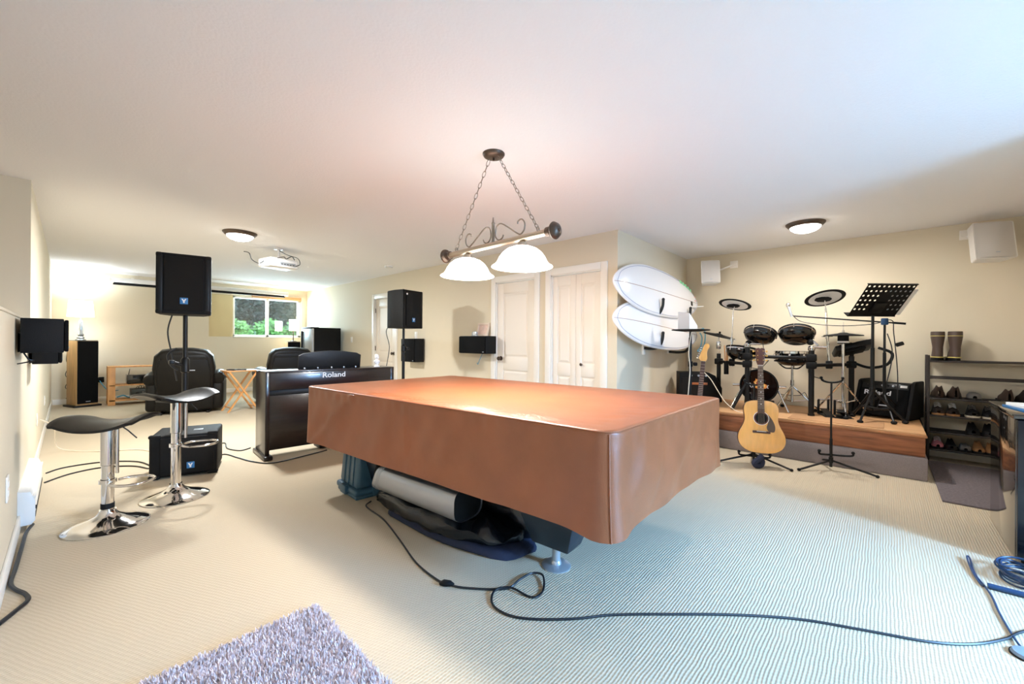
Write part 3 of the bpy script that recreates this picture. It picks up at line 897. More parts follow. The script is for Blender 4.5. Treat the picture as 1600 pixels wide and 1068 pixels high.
# folding wooden tray table
t = thing('tray_table', 'folding pine tray table between the two recliners', 'table', (1.98, 8.08, 0), R(4))
for k in range(5):
    MB().box((-0.25, -0.17 + 0.07 * k, 0.665), (0.25, -0.105 + 0.07 * k, 0.685), 0.004).build('slat', M['pine'], t)
MB().box((-0.22, -0.17, 0.645), (-0.19, 0.18, 0.665), 0.003).box((0.19, -0.17, 0.645), (0.22, 0.18, 0.665), 0.003).build('rail', M['pine'], t)
for s_ in (-1, 1):
    for y in (-0.15, 0.15):
        yy = y + 0.014 * s_
        MB().hexa([(-s_ * 0.22 - 0.016, yy - 0.01, 0), (-s_ * 0.22 + 0.016, yy - 0.01, 0), (-s_ * 0.22 + 0.016, yy + 0.01, 0), (-s_ * 0.22 - 0.016, yy + 0.01, 0),
                   (s_ * 0.2 - 0.016, yy - 0.01, 0.65), (s_ * 0.2 + 0.016, yy - 0.01, 0.65), (s_ * 0.2 + 0.016, yy + 0.01, 0.65), (s_ * 0.2 - 0.016, yy + 0.01, 0.65)]).build('leg', M['pine'], t)
    MB().cyl((-s_ * 0.175, -0.15, 0.07), (-s_ * 0.175, 0.15, 0.07), 0.012, n=10).build('crossbar', M['pine'], t)
for i, (x, y) in enumerate([(1.84, 8.05), (1.97, 8.02)]):
    t = thing('remote_control', ['black remote control at the left end of the tray table', 'black remote control in the middle of the tray table'][i], 'remote', (x, y, 0.685), R(30 + 40 * i), 'remote controls on the tray table')
    MB().box((-0.025, -0.08, 0), (0.025, 0.08, 0.018), 0.006).build('body', M['black'], t)
    for k in range(4):
        MB().box((-0.012, -0.06 + 0.03 * k, 0.017), (0.012, -0.045 + 0.03 * k, 0.021), 0.001).build('button', M['rubber'], t)

# ---------------------------------------------------------------- PA speakers
def pa_cabinet(t, w_, h_, d_, wedge, front_bevel=0.02):
    """front on -y; trapezoid plan"""
    pl = [(-w_ / 2, -d_ / 2), (w_ / 2, -d_ / 2), (w_ / 2, 0), (w_ * wedge / 2, d_ / 2), (-w_ * wedge / 2, d_ / 2), (-w_ / 2, 0)]
    MB().prism(pl, h_, 0.014, 2).build('cabinet', M['black_tex'], t)
    MB().box((-w_ * 0.36, -d_ / 2 - 0.012, 0.03), (w_ * 0.36, -d_ / 2 + 0.004, h_ - 0.03), 0.008).build('grille', M['grille'], t)
    for s_ in (-1, 1):
        MB().box((s_ * w_ * 0.43 - w_ * 0.045, -d_ / 2 - 0.004, 0.02), (s_ * w_ * 0.43 + w_ * 0.045, -d_ / 2 + 0.004, h_ - 0.02), 0.006).build('side_trim', M['black'], t)
        for z in (0.0, h_ - 0.04):
            MB().box((s_ * (w_ / 2 - 0.02) - 0.022, -d_ / 2 - 0.006, z), (s_ * (w_ / 2 - 0.02) + 0.022, -d_ / 2 + 0.03, z + 0.04), 0.012).build('corner_protector', M['rubber'], t)
    b = MB().box((-0.028, -d_ / 2 - 0.016, h_ * 0.22 - 0.028), (0.028, -d_ / 2 - 0.011, h_ * 0.22 + 0.028), 0.006).build('badge', M['blue_logo'], t)
    lg = MB()
    lg.prism([(-0.018, 0.018), (-0.007, 0.018), (0, 0.004), (0.007, 0.018), (0.018, 0.018), (0.006, -0.004), (0.006, -0.018), (-0.006, -0.018), (-0.006, -0.004)], 0.002, M=Matrix.Translation((0, -d_ / 2 - 0.0155, h_ * 0.22)) @ STAND)
    lg.build('emblem', M['white_print'], b, smooth=False)

# the small subwoofer on the floor
SUBX, SUBY, SUBR = 0.745, 4.69, R(-17)
t = thing('subwoofer', 'black subwoofer box on the carpet carrying the left pole speaker', 'subwoofer', (SUBX, SUBY, 0), SUBR)
MB().box((-0.235, -0.22, 0.015), (0.235, 0.22, 0.37), 0.02, 3).build('cabinet', M['black_tex'], t)
MB().box((-0.16, -0.232, 0.035), (0.215, -0.214, 0.35), 0.008).build('grille', M['grille'], t)
for x in (-0.2, 0.2):
    for z in (0.0, 0.345):
        MB().box((x - 0.04, -0.228, z + 0.005), (x + 0.04, -0.18, z + 0.035), 0.012).build('corner_protector', M['rubber'], t)
b = MB().box((0.02, -0.237, 0.075), (0.075, -0.231, 0.13), 0.006).build('badge', M['blue_logo'], t)
MB().prism([(-0.018, 0.018), (-0.007, 0.018), (0, 0.004), (0.007, 0.018), (0.018, 0.018), (0.006, -0.004), (0.006, -0.018), (-0.006, -0.018), (-0.006, -0.004)], 0.002, M=Matrix.Translation((0.047, -0.2365, 0.102)) @ STAND).build('emblem', M['white_print'], b, smooth=False)
MB().box((0.04, -0.05, 0.368), (0.11, 0.0, 0.374), 0.003).build('top_handle', M['silver_plastic'], t)
for x in (-0.2, 0.2):
    for y in (-0.18, 0.18):
        MB().cyl((x, y, 0), (x, y, 0.02), 0.018, n=10).build('foot', M['rubber'], t)

def side_cords(t, x, z0, z1):
    MB().tube(smooth_path([(x, 0.08, z0), (x - 0.03, 0.12, z0 - 0.12), (x + 0.02, 0.1, (z0 + z1) / 2), (x + 0.05, 0.06, z1 + 0.06), (x + 0.07, 0.04, z1)], 6), 0.005, 6).build('cord', M['cable_black'], t)

PA1X, PA1Y = 0.72, 4.72
t = thing('speaker_pole', 'black pole standing in the subwoofer under the left pole speaker', 'pole', (PA1X, PA1Y, 0.37))
MB().cyl((0, 0, 0), (0, 0, 0.62), 0.023, n=18).build('lower_tube', M['black'], t)
MB().cyl((0, 0, 0.58), (0, 0, 1.08), 0.018, n=18).build('upper_tube', M['black'], t)
MB().lathe([(0.023, 0.52), (0.034, 0.53), (0.034, 0.64), (0.02, 0.66)], 20).build('collar', M['black'], t)
MB().cyl((-0.02, -0.01, 0.59), (-0.1, -0.03, 0.62), 0.014, 0.018, 12).box((-0.12, -0.06, 0.60), (-0.08, 0.0, 0.64), 0.008).build('clamp_knob', M['black'], t)
MB().cyl((0.02, -0.01, 0.54), (0.07, -0.02, 0.54), 0.004, n=8).build('locking_pin', M['silver_plastic'], t)
t = thing('pole_speaker', 'black loudspeaker on the left pole above the subwoofer', 'speaker', (PA1X, PA1Y, 1.415), R(-12), 'pole speakers')
pa_cabinet(t, 0.38, 0.53, 0.36, 0.72)
MB().tube(smooth_path([(-0.1, 0.1, 0.01), (-0.13, 0.08, -0.15), (-0.1, 0.05, -0.35), (-0.06, 0.03, -0.6)], 6), 0.006, 6).build('cord', M['cable_black'], t)
MB().tube(smooth_path([(-0.06, 0.0, -0.3), (-0.12, -0.02, -0.36), (-0.1, -0.02, -0.45), (-0.05, 0.0, -0.5)], 6), 0.008, 6).build('cord', M['cable_black'], t)

PA2X, PA2Y = 3.22, 5.05
t = thing('tripod_stand', 'black tripod speaker stand behind the covered pool table', 'stand', (PA2X, PA2Y, 0))
MB().cyl((0, 0, 0.18), (0, 0, 1.12), 0.021, n=16).build('lower_tube', M['black'], t)
MB().cyl((0, 0, 1.05), (0, 0, 1.41), 0.017, n=16).build('upper_tube', M['black'], t)
MB().lathe([(0.021, 1.04), (0.034, 1.05), (0.034, 1.13), (0.018, 1.15)], 18).build('collar', M['black'], t)
MB().box((0.02, -0.06, 1.07), (0.07, -0.02, 1.11), 0.01).build('clamp_knob', M['black'], t)
MB().cyl((0, 0, 0.5), (0, 0, 0.58), 0.034, n=16).build('leg_hub', M['black'], t)
for k in range(3):
    w_ = R(40 + 120 * k)
    MB().cyl((0.03 * math.cos(w_), 0.03 * math.sin(w_), 0.54), (0.48 * math.cos(w_), 0.48 * math.sin(w_), 0.015), 0.013, n=10).ball((0.48 * math.cos(w_), 0.48 * math.sin(w_), 0.015), 0.02).build('leg', M['black'], t)
t = thing('pole_speaker', 'black loudspeaker on the tripod stand in front of the hinged door', 'speaker', (PA2X, PA2Y, 1.375), R(12), 'pole speakers')
pa_cabinet(t, 0.38, 0.53, 0.36, 0.72)
MB().tube(smooth_path([(-0.14, 0.12, 0.05), (-0.2, 0.13, -0.05), (-0.17, 0.1, -0.25), (-0.2, 0.1, -0.45), (-0.24, 0.1, -0.6)], 6), 0.005, 6).build('cord', M['cable_black'], t)
MB().lathe([(0, 0), (0.014, 0), (0.014, 0.004), (0, 0.004)], 14, Matrix.Translation((-0.13, -0.194, 0.47)) @ Matrix.Rotation(PI / 2, 4, 'X')).build('round_emblem', M['white_print'], t)

# ---------------------------------------------------------------- bar stools
def stool(label, x, y, zs, rz_seat, rz_foot, band, drop):
    t = thing('bar_stool', label, 'bar stool', (x, y, 0), 0, 'bar stools')
    MB().lathe([(0, 0.0), (0.205, 0.0), (0.208, 0.006), (0.2, 0.012), (0.15, 0.028), (0.09, 0.05), (0.055, 0.072), (0.042, 0.092), (0.04, 0.105), (0, 0.105)], 56).build('base', M['chrome'], t)
    MB().lathe([(0.031, 0.1), (0.031, zs - 0.27), (0.036, zs - 0.265), (0.036, zs - 0.02), (0, zs - 0.02)], 28).build('column', M['chrome'], t)
    if band:
        MB().lathe([(0.0335, 0.112), (0.0335, 0.145), (0.031, 0.145)], 28).build('band', M['rubber'], t)
    # saddle seat
    Mx = Matrix.Rotation(rz_seat, 4, 'Z')
    def f(u, v):
        a = 2 * u - 1
        b = 2 * v - 1
        # square to rounded outline
        x_ = a * math.sqrt(max(0, 1 - 0.17 * b ** 4))
        y_ = b * math.sqrt(max(0, 1 - 0.17 * a ** 4))
        z_ = 0.052 * abs(a) ** 2.2 - 0.03 * b * b
        if abs(a) > 0.86:
            z_ -= 0.10 * (abs(a) - 0.86)
        return (x_ * 0.222, y_ * 0.182, zs + z_)
    MB().shell(f, 33, 25, -0.016, Mx).build('seat', M['vinyl_black'], t)
    MB().box((-0.09, -0.09, zs - 0.03), (0.09, 0.09, zs - 0.012), 0.005, M=Mx).build('seat_plate', M['dark_metal'], t)
    Mf = Matrix.Rotation(rz_foot, 4, 'Z')
    # side rail and foot loop
    fz = zs - drop
    MB().tube(smooth_path([(0.058, 0.0, zs - 0.04), (0.058, 0.0, zs - 0.2), (0.058, 0.0, fz + 0.05)], 4), 0.009, 10, M=Mf).build('side_rail', M['chrome'], t)
    lp = [(0.045, -0.025, fz), (0.07, -0.075, fz), (0.13, -0.10, fz), (0.2, -0.095, fz), (0.245, -0.055, fz), (0.255, 0.0, fz), (0.245, 0.055, fz), (0.2, 0.095, fz), (0.13, 0.10, fz), (0.07, 0.075, fz), (0.045, 0.025, fz)]
    MB().tube(smooth_path(lp, 6), 0.0085, 10, M=Mf).build('footrest', M['chrome'], t)
    MB().lathe([(0.037, fz - 0.012), (0.043, fz - 0.012), (0.043, fz + 0.012), (0.037, fz + 0.012)], 24).build('footrest_collar', M['chrome'], t)
    MB().tube([(0.05, 0.04, zs - 0.03), (0.07, 0.06, zs - 0.06), (0.11, 0.08, zs - 0.115)], 0.004, 8, M=Mf).build('lift_lever', M['dark_metal'], t)
    return t
stool('lower bar stool with black saddle seat, nearest the left wall', 0.173, 3.665, 0.655, R(-30), R(-45), True, 0.37)
stool('taller bar stool with black saddle seat in front of the subwoofer', 0.554, 3.955, 0.755, R(24), R(-25), False, 0.36)

# ---------------------------------------------------------------- digital piano
t = thing('digital_piano', 'dark rosewood digital piano with a tall music rest, back to the room', 'piano', (1.32, 4.53, 0), R(-3.9))
PL = 1.38
for x in (0.0, PL - 0.04):
    MB().box((x, 0.0, 0.03), (x + 0.04, 0.40, 0.872), 0.004).build('side_panel', M['piano'], t)
    MB().box((x - 0.02, -0.06, 0.0), (x + 0.06, 0.44, 0.045), 0.012).build('foot', M['piano'], t)
MB().box((0.04, 0.0, 0.69), (PL - 0.04, 0.03, 0.862), 0.003).build('back_board', M['piano'], t)
MB().box((0.0, 0.0, 0.862), (PL, 0.30, 0.88), 0.004).build('top_board', M['piano'], t)
MB().box((0.04, 0.05, 0.62), (PL - 0.04, 0.42, 0.69), 0.003).build('key_bed', M['black'], t)
MB().box((0.04, 0.04, 0.08), (PL - 0.04, 0.07, 0.63), 0.003).build('lower_panel', M['piano'], t)
MB().prism([(0.36, 0.0), (1.05, 0.0), (1.05, 0.15), (1.0, 0.175), (0.85, 0.195), (0.705, 0.203), (0.56, 0.195), (0.41, 0.175), (0.36, 0.15)], 0.014, 0.003, M=Matrix.Translation((0, 0.23, 0.88)) @ Matrix.Rotation(R(8), 4, 'X') @ STAND).build('music_rest', M['black'], t)
for x in (0.42, 0.56, 0.71, 0.85, 0.99):
    MB().box((x - 0.008, 0.195, 0.88), (x + 0.008, 0.215, 0.895), 0.003).build('rest_clip', M['silver_plastic'], t)
text('lettering', 'Roland', 0.078, M['silver_print'], t, Matrix.Translation((0.665, -0.002, 0.818)) @ STAND, 0.001, 0.0012, xs=1.15)
MB().tube([(0.62, 0.03, 0.62), (0.6, 0.025, 0.4), (0.62, 0.03, 0.15)], 0.004, 6).build('cord', M['cable_black'], t)
MB().box((0.55, 0.1, 0.0), (0.85, 0.3, 0.07), 0.01).build('pedal_box', M['black'], t)

# white bust on the piano
t = thing('composer_bust', 'small white plaster bust standing on the digital piano', 'bust', (2.55, 4.58, 0.88), R(10))
w = mat('white_plaster', (244, 242, 240), 0.6, bump=0.05)
MB().lathe([(0, 0), (0.034, 0), (0.034, 0.008), (0.022, 0.014), (0.015, 0.03), (0.02, 0.036), (0, 0.038)], 20).build('pedestal', w, t)
b = MB().ball((0, 0, 0.062), (0.042, 0.025, 0.03)).ball((0, 0, 0.05), (0.028, 0.02, 0.03))
b.lathe([(0.013, 0.075), (0.012, 0.11)], 12)
b.build('shoulders', w, t)
b = MB().ball((0, -0.004, 0.122), (0.02, 0.024, 0.028)).ball((0, -0.027, 0.119), (0.005, 0.006, 0.008)).ball((0, -0.02, 0.103), (0.011, 0.01, 0.008))
b.ball((0, 0.006, 0.130), (0.025, 0.023, 0.025)).ball((-0.02, 0.0, 0.115), (0.008, 0.013, 0.018)).ball((0.02, 0.0, 0.115), (0.008, 0.013, 0.018))
b.build('head', w, t)

# floor wires near the subwoofer and piano
cable('power_cord', [(-0.13, 5.45, 0.006), (-0.02, 5.57, 0.006), (0.22, 5.56, 0.006), (0.45, 5.35, 0.006), (0.53, 5.05, 0.006)], 0.006, M['cable_black'], 'black cord running from the left wall to the subwoofer, farther of two', 'cord')
cable('power_cord', [(-0.13, 5.1, 0.006), (0.01, 5.27, 0.006), (0.2, 5.33, 0.006), (0.4, 5.2, 0.006), (0.5, 4.98, 0.006)], 0.006, M['cable_black'], 'black cord running from the left wall to the subwoofer, nearer of two', 'cord')
cable('power_cord', [(XL + 0.02, 6.10, 0.4), (-0.1, 6.2, 0.3), (-0.08, 6.4, 0.06), (0.06, 6.3, 0.006), (0.245, 6.1, 0.006), (0.55, 5.86, 0.006), (0.7, 5.2, 0.006)], 0.005, M['cable_white'], 'white cord from the left wall outlet over the carpet', 'cord')
cable('power_cord', [(1.0, 4.95, 0.006), (1.1, 5.05, 0.006), (1.16, 4.8, 0.006), (1.22, 4.55, 0.006), (1.34, 4.36, 0.006), (1.66, 4.40, 0.006), (1.9, 4.46, 0.006)], 0.006, M['cable_black'], 'black cord curving past the foot of the piano', 'cord')
cable('power_cord', [(0.98, 5.1, 0.006), (1.1, 5.5, 0.006), (1.22, 5.6, 0.006), (1.18, 5.3, 0.006), (1.25, 5.1, 0.006), (1.36, 5.15, 0.006)], 0.006, M['cable_black'], 'black cord looping behind the subwoofer towards the piano', 'cord')
cable('power_cord', [(-0.15, 4.0, 0.008), (-0.17, 3.85, 0.008), (-0.175, 3.6, 0.008), (-0.18, 3.3, 0.008), (-0.185, 3.12, 0.008), (-0.165, 3.02, 0.008), (-0.13, 2.93, 0.008), (-0.12, 2.85, 0.008), (-0.15, 2.78, 0.008), (-0.19, 2.7, 0.008)], 0.009, M['cable_black'], 'thick black cord along the left baseboard below the heater', 'cord')
# ---------------------------------------------------------------- pool table and its cover
TX, TY, TR = 2.165, 2.15, R(4.2)
t = thing('pool_table', 'pool table hidden under a brown cover, dark cabinet and chrome foot showing', 'pool table', (TX, TY, 0), TR)
TW, TL = 1.47, 2.62
M['table_dark'] = mat('dark_table_laminate', (24, 36, 48), 0.35, bump=0.02)
MB().box((-TW / 2 + 0.07, -TL / 2 + 0.07, 0.70), (TW / 2 - 0.07, TL / 2 - 0.07, 0.805), 0.01).build('rail_frame', M['table_dark'], t)
MB().hexa([(-0.44, -0.98, 0.42), (0.44, -0.98, 0.42), (0.44, 0.98, 0.42), (-0.44, 0.98, 0.42), (-0.62, -1.2, 0.70), (0.62, -1.2, 0.70), (0.62, 1.2, 0.70), (-0.62, 1.2, 0.70)], 0.01).build('cabinet', M['table_dark'], t)
for sx in (-1, 1):
    for sy in (-1, 1):
        x, y = sx * 0.46, sy * 0.83
        lg = MB().hexa([(x - 0.07, y - 0.11, 0.12), (x + 0.07, y - 0.11, 0.12), (x + 0.07, y + 0.11, 0.12), (x - 0.07, y + 0.11, 0.12),
                        (x - 0.12, y - 0.17, 0.30), (x + 0.12, y - 0.17, 0.30), (x + 0.12, y + 0.17, 0.30), (x - 0.12, y + 0.17, 0.30)], 0.008)
        lg.hexa([(x - 0.12, y - 0.17, 0.30), (x + 0.12, y - 0.17, 0.30), (x + 0.12, y + 0.17, 0.30), (x - 0.12, y + 0.17, 0.30),
                 (x - 0.13, y - 0.18, 0.55), (x + 0.13, y - 0.18, 0.55), (x + 0.13, y + 0.18, 0.55), (x - 0.13, y + 0.18, 0.55)], 0.008)
        lg = lg.build('leg', M['table_dark'], t)
        MB().lathe([(0, 0), (0.078, 0), (0.078, 0.004), (0.07, 0.009), (0.028, 0.014), (0.026, 0.03), (0.022, 0.034), (0.022, 0.125), (0, 0.125)], 32, Matrix.Translation((x, y, 0))).build('foot', M['silver_plastic'], lg)
MB().box((-0.66, -0.55, 0.62), (-0.63, 0.7, 0.66), 0.004).build('metal_rail', M['brushed'], t)

# leather-look cover
def cover_mat():
    m = mat('brown_vinyl_cover', (148, 86, 52), 0.40, bump=0.12, bscale=240, var=0.10, vscale=5.0, spec=0.6, coat=0.0)
    return m
M['cover'] = cover_mat()
CR = 0.055
HW, HL, TOPZ, HEM = TW / 2 + 0.012, TL / 2 + 0.012, 0.822, 0.385
def rrect(s_, hw, hl, r):
    """point and outward normal at arc length fraction s_ of a rounded rectangle, starting at the middle of the -x side, running towards -y"""
    segs = [('l', hl - r), ('c', r), ('l', 2 * (hw - r)), ('c', r), ('l', 2 * (hl - r)), ('c', r), ('l', 2 * (hw - r)), ('c', r), ('l', hl - r)]
    tot = sum(q[1] if q[0] == 'l' else q[1] * PI / 2 for q in segs)
    d = (s_ % 1.0) * tot
    p = Vector((-hw, 0))
    w_ = -PI / 2
    for k, q in segs:
        ln = q if k == 'l' else q * PI / 2
        if d <= ln + 1e-9:
            if k == 'l':
                p = p + Vector((math.cos(w_), math.sin(w_))) * d
            else:
                c = p + Vector((-math.sin(w_), math.cos(w_))) * q
                w2 = w_ + d / q
                p = c + Vector((math.sin(w2), -math.cos(w2))) * q
                w_ = w2
            return p, Vector((math.sin(w_), -math.cos(w_)))
        d -= ln
        if k == 'l':
            p = p + Vector((math.cos(w_), math.sin(w_))) * q
        else:
            c = p + Vector((-math.sin(w_), math.cos(w_))) * q
            w_ += PI / 2
            p = c + Vector((math.sin(w_), -math.cos(w_))) * q
    return p, Vector((math.sin(w_), -math.cos(w_)))
def corner_near(p):
    return math.exp(-(((abs(p.x) - HW) ** 2 + (abs(p.y) - HL) ** 2)) / 0.02)
NS, NV = 420, 26
def skirt(u, v):
    p, n = rrect(u, HW, HL, 0.06)
    h_ = v
    L_ = u * 8.2
    fold = 0.020 * mnoise.noise(Vector((L_ * 2.6, v * 1.2, 1.7))) + 0.013 * mnoise.noise(Vector((L_ * 6.0 + v * 1.5, v * 1.1, 5.1)))
    gather = 0.010 * math.sin(L_ * 60 + 3 * mnoise.noise(Vector((L_ * 3, 0, 0)))) * math.exp(-((v - 0.07) / 0.07) ** 2) * max(0, mnoise.noise(Vector((L_ * 1.7, 9, 2))) + 0.25)
    diag = 0.010 * math.exp(-((((v - 0.75) - 1.8 * ((abs(p.y) - HL + 0.28) if p.y > 0 else 5)) / 0.10) ** 2)) if p.x < -HW + 0.05 else 0
    flare = 0.010 * v ** 1.3 + (0.03 if (p.y < 0 and p.x < 0) else 0.0) * v * v * corner_near(p)
    off = flare + fold * (2.4 if p.y < -HL + 0.03 else 1.5) * min(1, 0.25 + v * 1.2) * (1 - 0.7 * v ** 3) * (1 - 0.85 * corner_near(p)) + gather + diag
    hem = HEM + 0.008 * mnoise.noise(Vector((L_ * 1.1, 3, 8))) - 0.015 * corner_near(p)
    z = TOPZ - 0.012 - v * (TOPZ - 0.012 - hem)
    q = p + n * (0.012 + off)
    return (q.x, q.y, z)
rings = []
def top_ring(k):
    # k in 0..1, 1 = rim
    def f(u):
        p, n = rrect(u, HW, HL, 0.06)
        q = Vector((p.x * k, p.y * k))
        edge = max(0, (k - 0.86) / 0.14)
        z = TOPZ + 0.004 * mnoise.noise(Vector((q.x * 3, q.y * 3, 2))) * (1 - edge * 0.5)
        side = (abs(p.x) > HW - 0.02)
        z += 0.012 * edge * max(0, 0.3 + mnoise.noise(Vector((u * 8.2 * 5.2, 0.5, 4 + edge)))) * math.sin(PI * min(1, edge * 1.0))
        if q.x < 0 and -1.2 < q.y < 0.5:
            z += 0.013 * math.exp(-((k - 0.9) / 0.09) ** 2) * math.sin((q.x * 1.2 + q.y) * 46 + 4 * mnoise.noise(Vector((q.x * 5, q.y * 5, 1)))) * (0.5 + mnoise.noise(Vector((q.y * 3.1, 2, 2))))
        if k > 0.999:
            z = TOPZ + 0.002
        return (q.x, q.y, z)
    return f
bm = bmesh.new()
prev = None
ks = [0.0, 0.15, 0.3, 0.45, 0.6, 0.68, 0.74, 0.79, 0.83, 0.865, 0.895, 0.92, 0.945, 0.965, 0.985, 1.0]
allr = []
cen = bm.verts.new((0, 0, TOPZ))
for k in ks[1:]:
    f = top_ring(k)
    allr.append([bm.verts.new(f(i / NS)) for i in range(NS)])
for dz, do in ((-0.003, 0.007), (-0.008, 0.011)):
    rr_ = []
    for i in range(NS):
        p, n = rrect(i / NS, HW, HL, 0.06)
        q = p + n * do
        rr_.append(bm.verts.new((q.x, q.y, TOPZ + dz)))
    allr.append(rr_)
for j in range(NV):
    allr.append([bm.verts.new(skirt(i / NS, j / (NV - 1))) for i in range(NS)])
for i in range(NS):
    bm.faces.new((cen, allr[0][i], allr[0][(i + 1) % NS]))
for A, B in zip(allr, allr[1:]):
    for i in range(NS):
        bm.faces.new((A[i], B[i], B[(i + 1) % NS], A[(i + 1) % NS]))
bmesh.ops.recalc_face_normals(bm, faces=bm.faces)
cv = MB()
cv.bm.free()
cv.bm = bm
for v_ in cv.bm.verts:
    v_.co.y -= 0.075 * v_.co.x
cv_t = cv.build('table_cover', M['cover'], None, (TX, TY, 0), TR, ang=70)
tag(cv_t, 'brown vinyl fitted cover draped over the whole pool table', 'table cover')
# piped seams: round the top edge and down the corners
sm = MB().tube([(rrect(i / 200, HW + 0.009, HL + 0.009, CR + 0.009)[0].x, rrect(i / 200, HW + 0.009, HL + 0.009, CR + 0.009)[0].y, TOPZ - 0.004) for i in range(200)], 0.0038, 6, True)
for v_ in sm.bm.verts:
    v_.co.y -= 0.075 * v_.co.x
sm.build('top_seam', M['cover'], cv_t)
per = 4 * (HW + HL - 2 * CR) + 2 * PI * CR
us = [((HL - CR) + CR * PI / 4) / per]
us.append(us[0] + (2 * (HW - CR) + CR * PI / 2) / per)
us.append(us[1] + (2 * (HL - CR) + CR * PI / 2) / per)
us.append(us[2] + (2 * (HW - CR) + CR * PI / 2) / per)
for u in us:
    pts = []
    for j in range(16):
        p = Vector(skirt(u, j / 15))
        n = rrect(u, HW, HL, CR)[1]
        pts.append((p.x + n.x * 0.001, p.y + n.y * 0.001, p.z))
    MB().tube([(p[0], p[1] - 0.075 * p[0], p[2]) for p in pts], 0.004, 6).build('corner_seam', M['cover'], cv_t)

# blue tote standing upside down under the far end
t = thing('storage_tote', 'slate blue plastic tote turned over on its lid under the table end', 'tote', (1.60, 3.06, 0), R(-4))
M['tote'] = mat('slate_blue_plastic', (58, 92, 112), 0.4, bump=0.04)
b = MB()
b.hexa([(-0.13, -0.17, 0.07), (0.15, -0.17, 0.07), (0.15, 0.17, 0.07), (-0.13, 0.17, 0.07), (-0.105, -0.15, 0.40), (0.13, -0.15, 0.40), (0.13, 0.15, 0.40), (-0.105, 0.15, 0.40)], 0.03, 3)
b.build('bin', M['tote'], t)
for y in (-0.08, 0.0, 0.08):
    MB().hexa([(-0.136, y - 0.02, 0.09), (-0.12, y - 0.02, 0.09), (-0.12, y + 0.02, 0.09), (-0.136, y + 0.02, 0.09), (-0.114, y - 0.02, 0.38), (-0.10, y - 0.02, 0.38), (-0.10, y + 0.02, 0.38), (-0.114, y + 0.02, 0.38)], 0.004).build('rib', M['tote'], t)
MB().box((-0.15, -0.19, 0.025), (0.17, 0.19, 0.075), 0.02, 3).box((-0.14, -0.18, 0.0), (0.16, 0.18, 0.03), 0.01).build('lid', M['tote'], t)
MB().box((-0.172, -0.05, 0.02), (-0.14, 0.05, 0.085), 0.008).build('latch', M['tote'], t)
MB().box((-0.02, -0.205, 0.02), (0.06, -0.185, 0.085), 0.006).build('latch', M['tote'], t)

# silver roll under the table
t = thing('silver_case', 'long silver folded sunshade roll with dark hollow end under the table', 'case', (1.56, 2.12, 0.165), R(3.3))
pl = []
for k in range(40):
    w_ = 2 * PI * k / 40
    c_, s_ = math.cos(w_), math.sin(w_)
    pl.append((0.115 * math.copysign(abs(c_) ** 0.7, c_) , 0.10 + 0.098 * math.copysign(abs(s_) ** 0.6, s_)))
Mr = Matrix(((1, 0, 0, 0), (0, 0, 1, 0), (0, 1, 0, 0), (0, 0, 0, 1)))
b = MB()
def roll(u, v):
    p = pl[int(u * 40 + 0.5) % 40]
    sh = -0.05 * (p[1] - 0.1) / 0.1
    return (p[0] * (1 - 0.02 * math.sin(v * 9)) - 0.02, -0.36 + 0.80 * v + sh * (v - 0.0), p[1])
b.grid(roll, 40, 14, closed_u=True)
M['foil'] = mat('silver_foil', (176, 182, 192), 0.28, metal=0.9, bump=0.12, bscale=14)
b.build('outer_wrap', M['foil'], t)
MB().prism([(p[0] * 0.97 - 0.02, p[1] * 0.97 + 0.003) for p in pl], 0.79, M=Matrix.Translation((0, -0.35, 0)) @ Mr).build('dark_core', M['rubber'], t)
for v in (0.93, 0.95, 0.97):
    b = MB()
    b.tube([Vector(roll(k / 40, v)) * 1.0 for k in range(40)], 0.003, 5, True)
    b.build('band', M['silver_plastic'], t)

# black garment bag and navy bag under the table, plus an added shade filler
def bag(name, label, pts, h_, material, seed, loc, rz, group=None, wr=0.02):
    """lumpy soft bag: pts outline in xy"""
    n = len(pts)
    sp = smooth_path([(p[0], p[1], 0) for p in pts], 6, True)
    N = len(sp)
    cx_ = sum(p.x for p in sp) / N
    cy_ = sum(p.y for p in sp) / N
    def f(u, v):
        p = sp[int(u * N + 0.5) % N]
        k = [0.93, 1.0, 1.0, 0.97, 0.9, 0.78, 0.6, 0.4, 0.2, 0.02][int(v * 9 + 0.5)]
        zz = [0.0, 0.15, 0.4, 0.62, 0.8, 0.9, 0.96, 0.99, 1.0, 1.0][int(v * 9 + 0.5)]
        x_ = cx_ + (p.x - cx_) * k
        y_ = cy_ + (p.y - cy_) * k
        w2 = wr * (mnoise.noise(Vector((x_ * 9 + seed, y_ * 3.2, v * 4))) + 0.5 * mnoise.noise(Vector((x_ * 22 + seed, y_ * 7, 1))))
        return (x_ + w2 * 0.4, y_, max(0.0, zz * h_ + (w2 if v > 0.05 else 0)))
    return tag(MB().grid(f, N, 10, closed_u=True).build(name, material, None, loc, rz, ang=60), label, 'bag', group)
M['vinyl_bag'] = mat('shiny_black_bag_vinyl', (18, 20, 26), 0.22, bump=0.2, bscale=18)
bag('duffel_bag', 'flat navy cloth bag at the bottom of the heap under the table', [(1.52, 2.55), (1.47, 2.2), (1.50, 1.85), (1.56, 1.62), (1.66, 1.48), (1.85, 1.5), (1.9, 2.0), (1.85, 2.5)], 0.06, M['navy'], 3, (0, 0, 0), 0, wr=0.012)
bag('garment_bag_or_shade', 'shiny black garment bag heaped on the navy bag under the table', [(1.52, 2.7), (1.465, 2.4), (1.475, 2.0), (1.53, 1.72), (1.64, 1.55), (1.82, 1.58), (1.86, 2.2), (1.80, 2.65)], 0.115, M['vinyl_bag'], 11, (0, 0, 0.05), 0, wr=0.055)

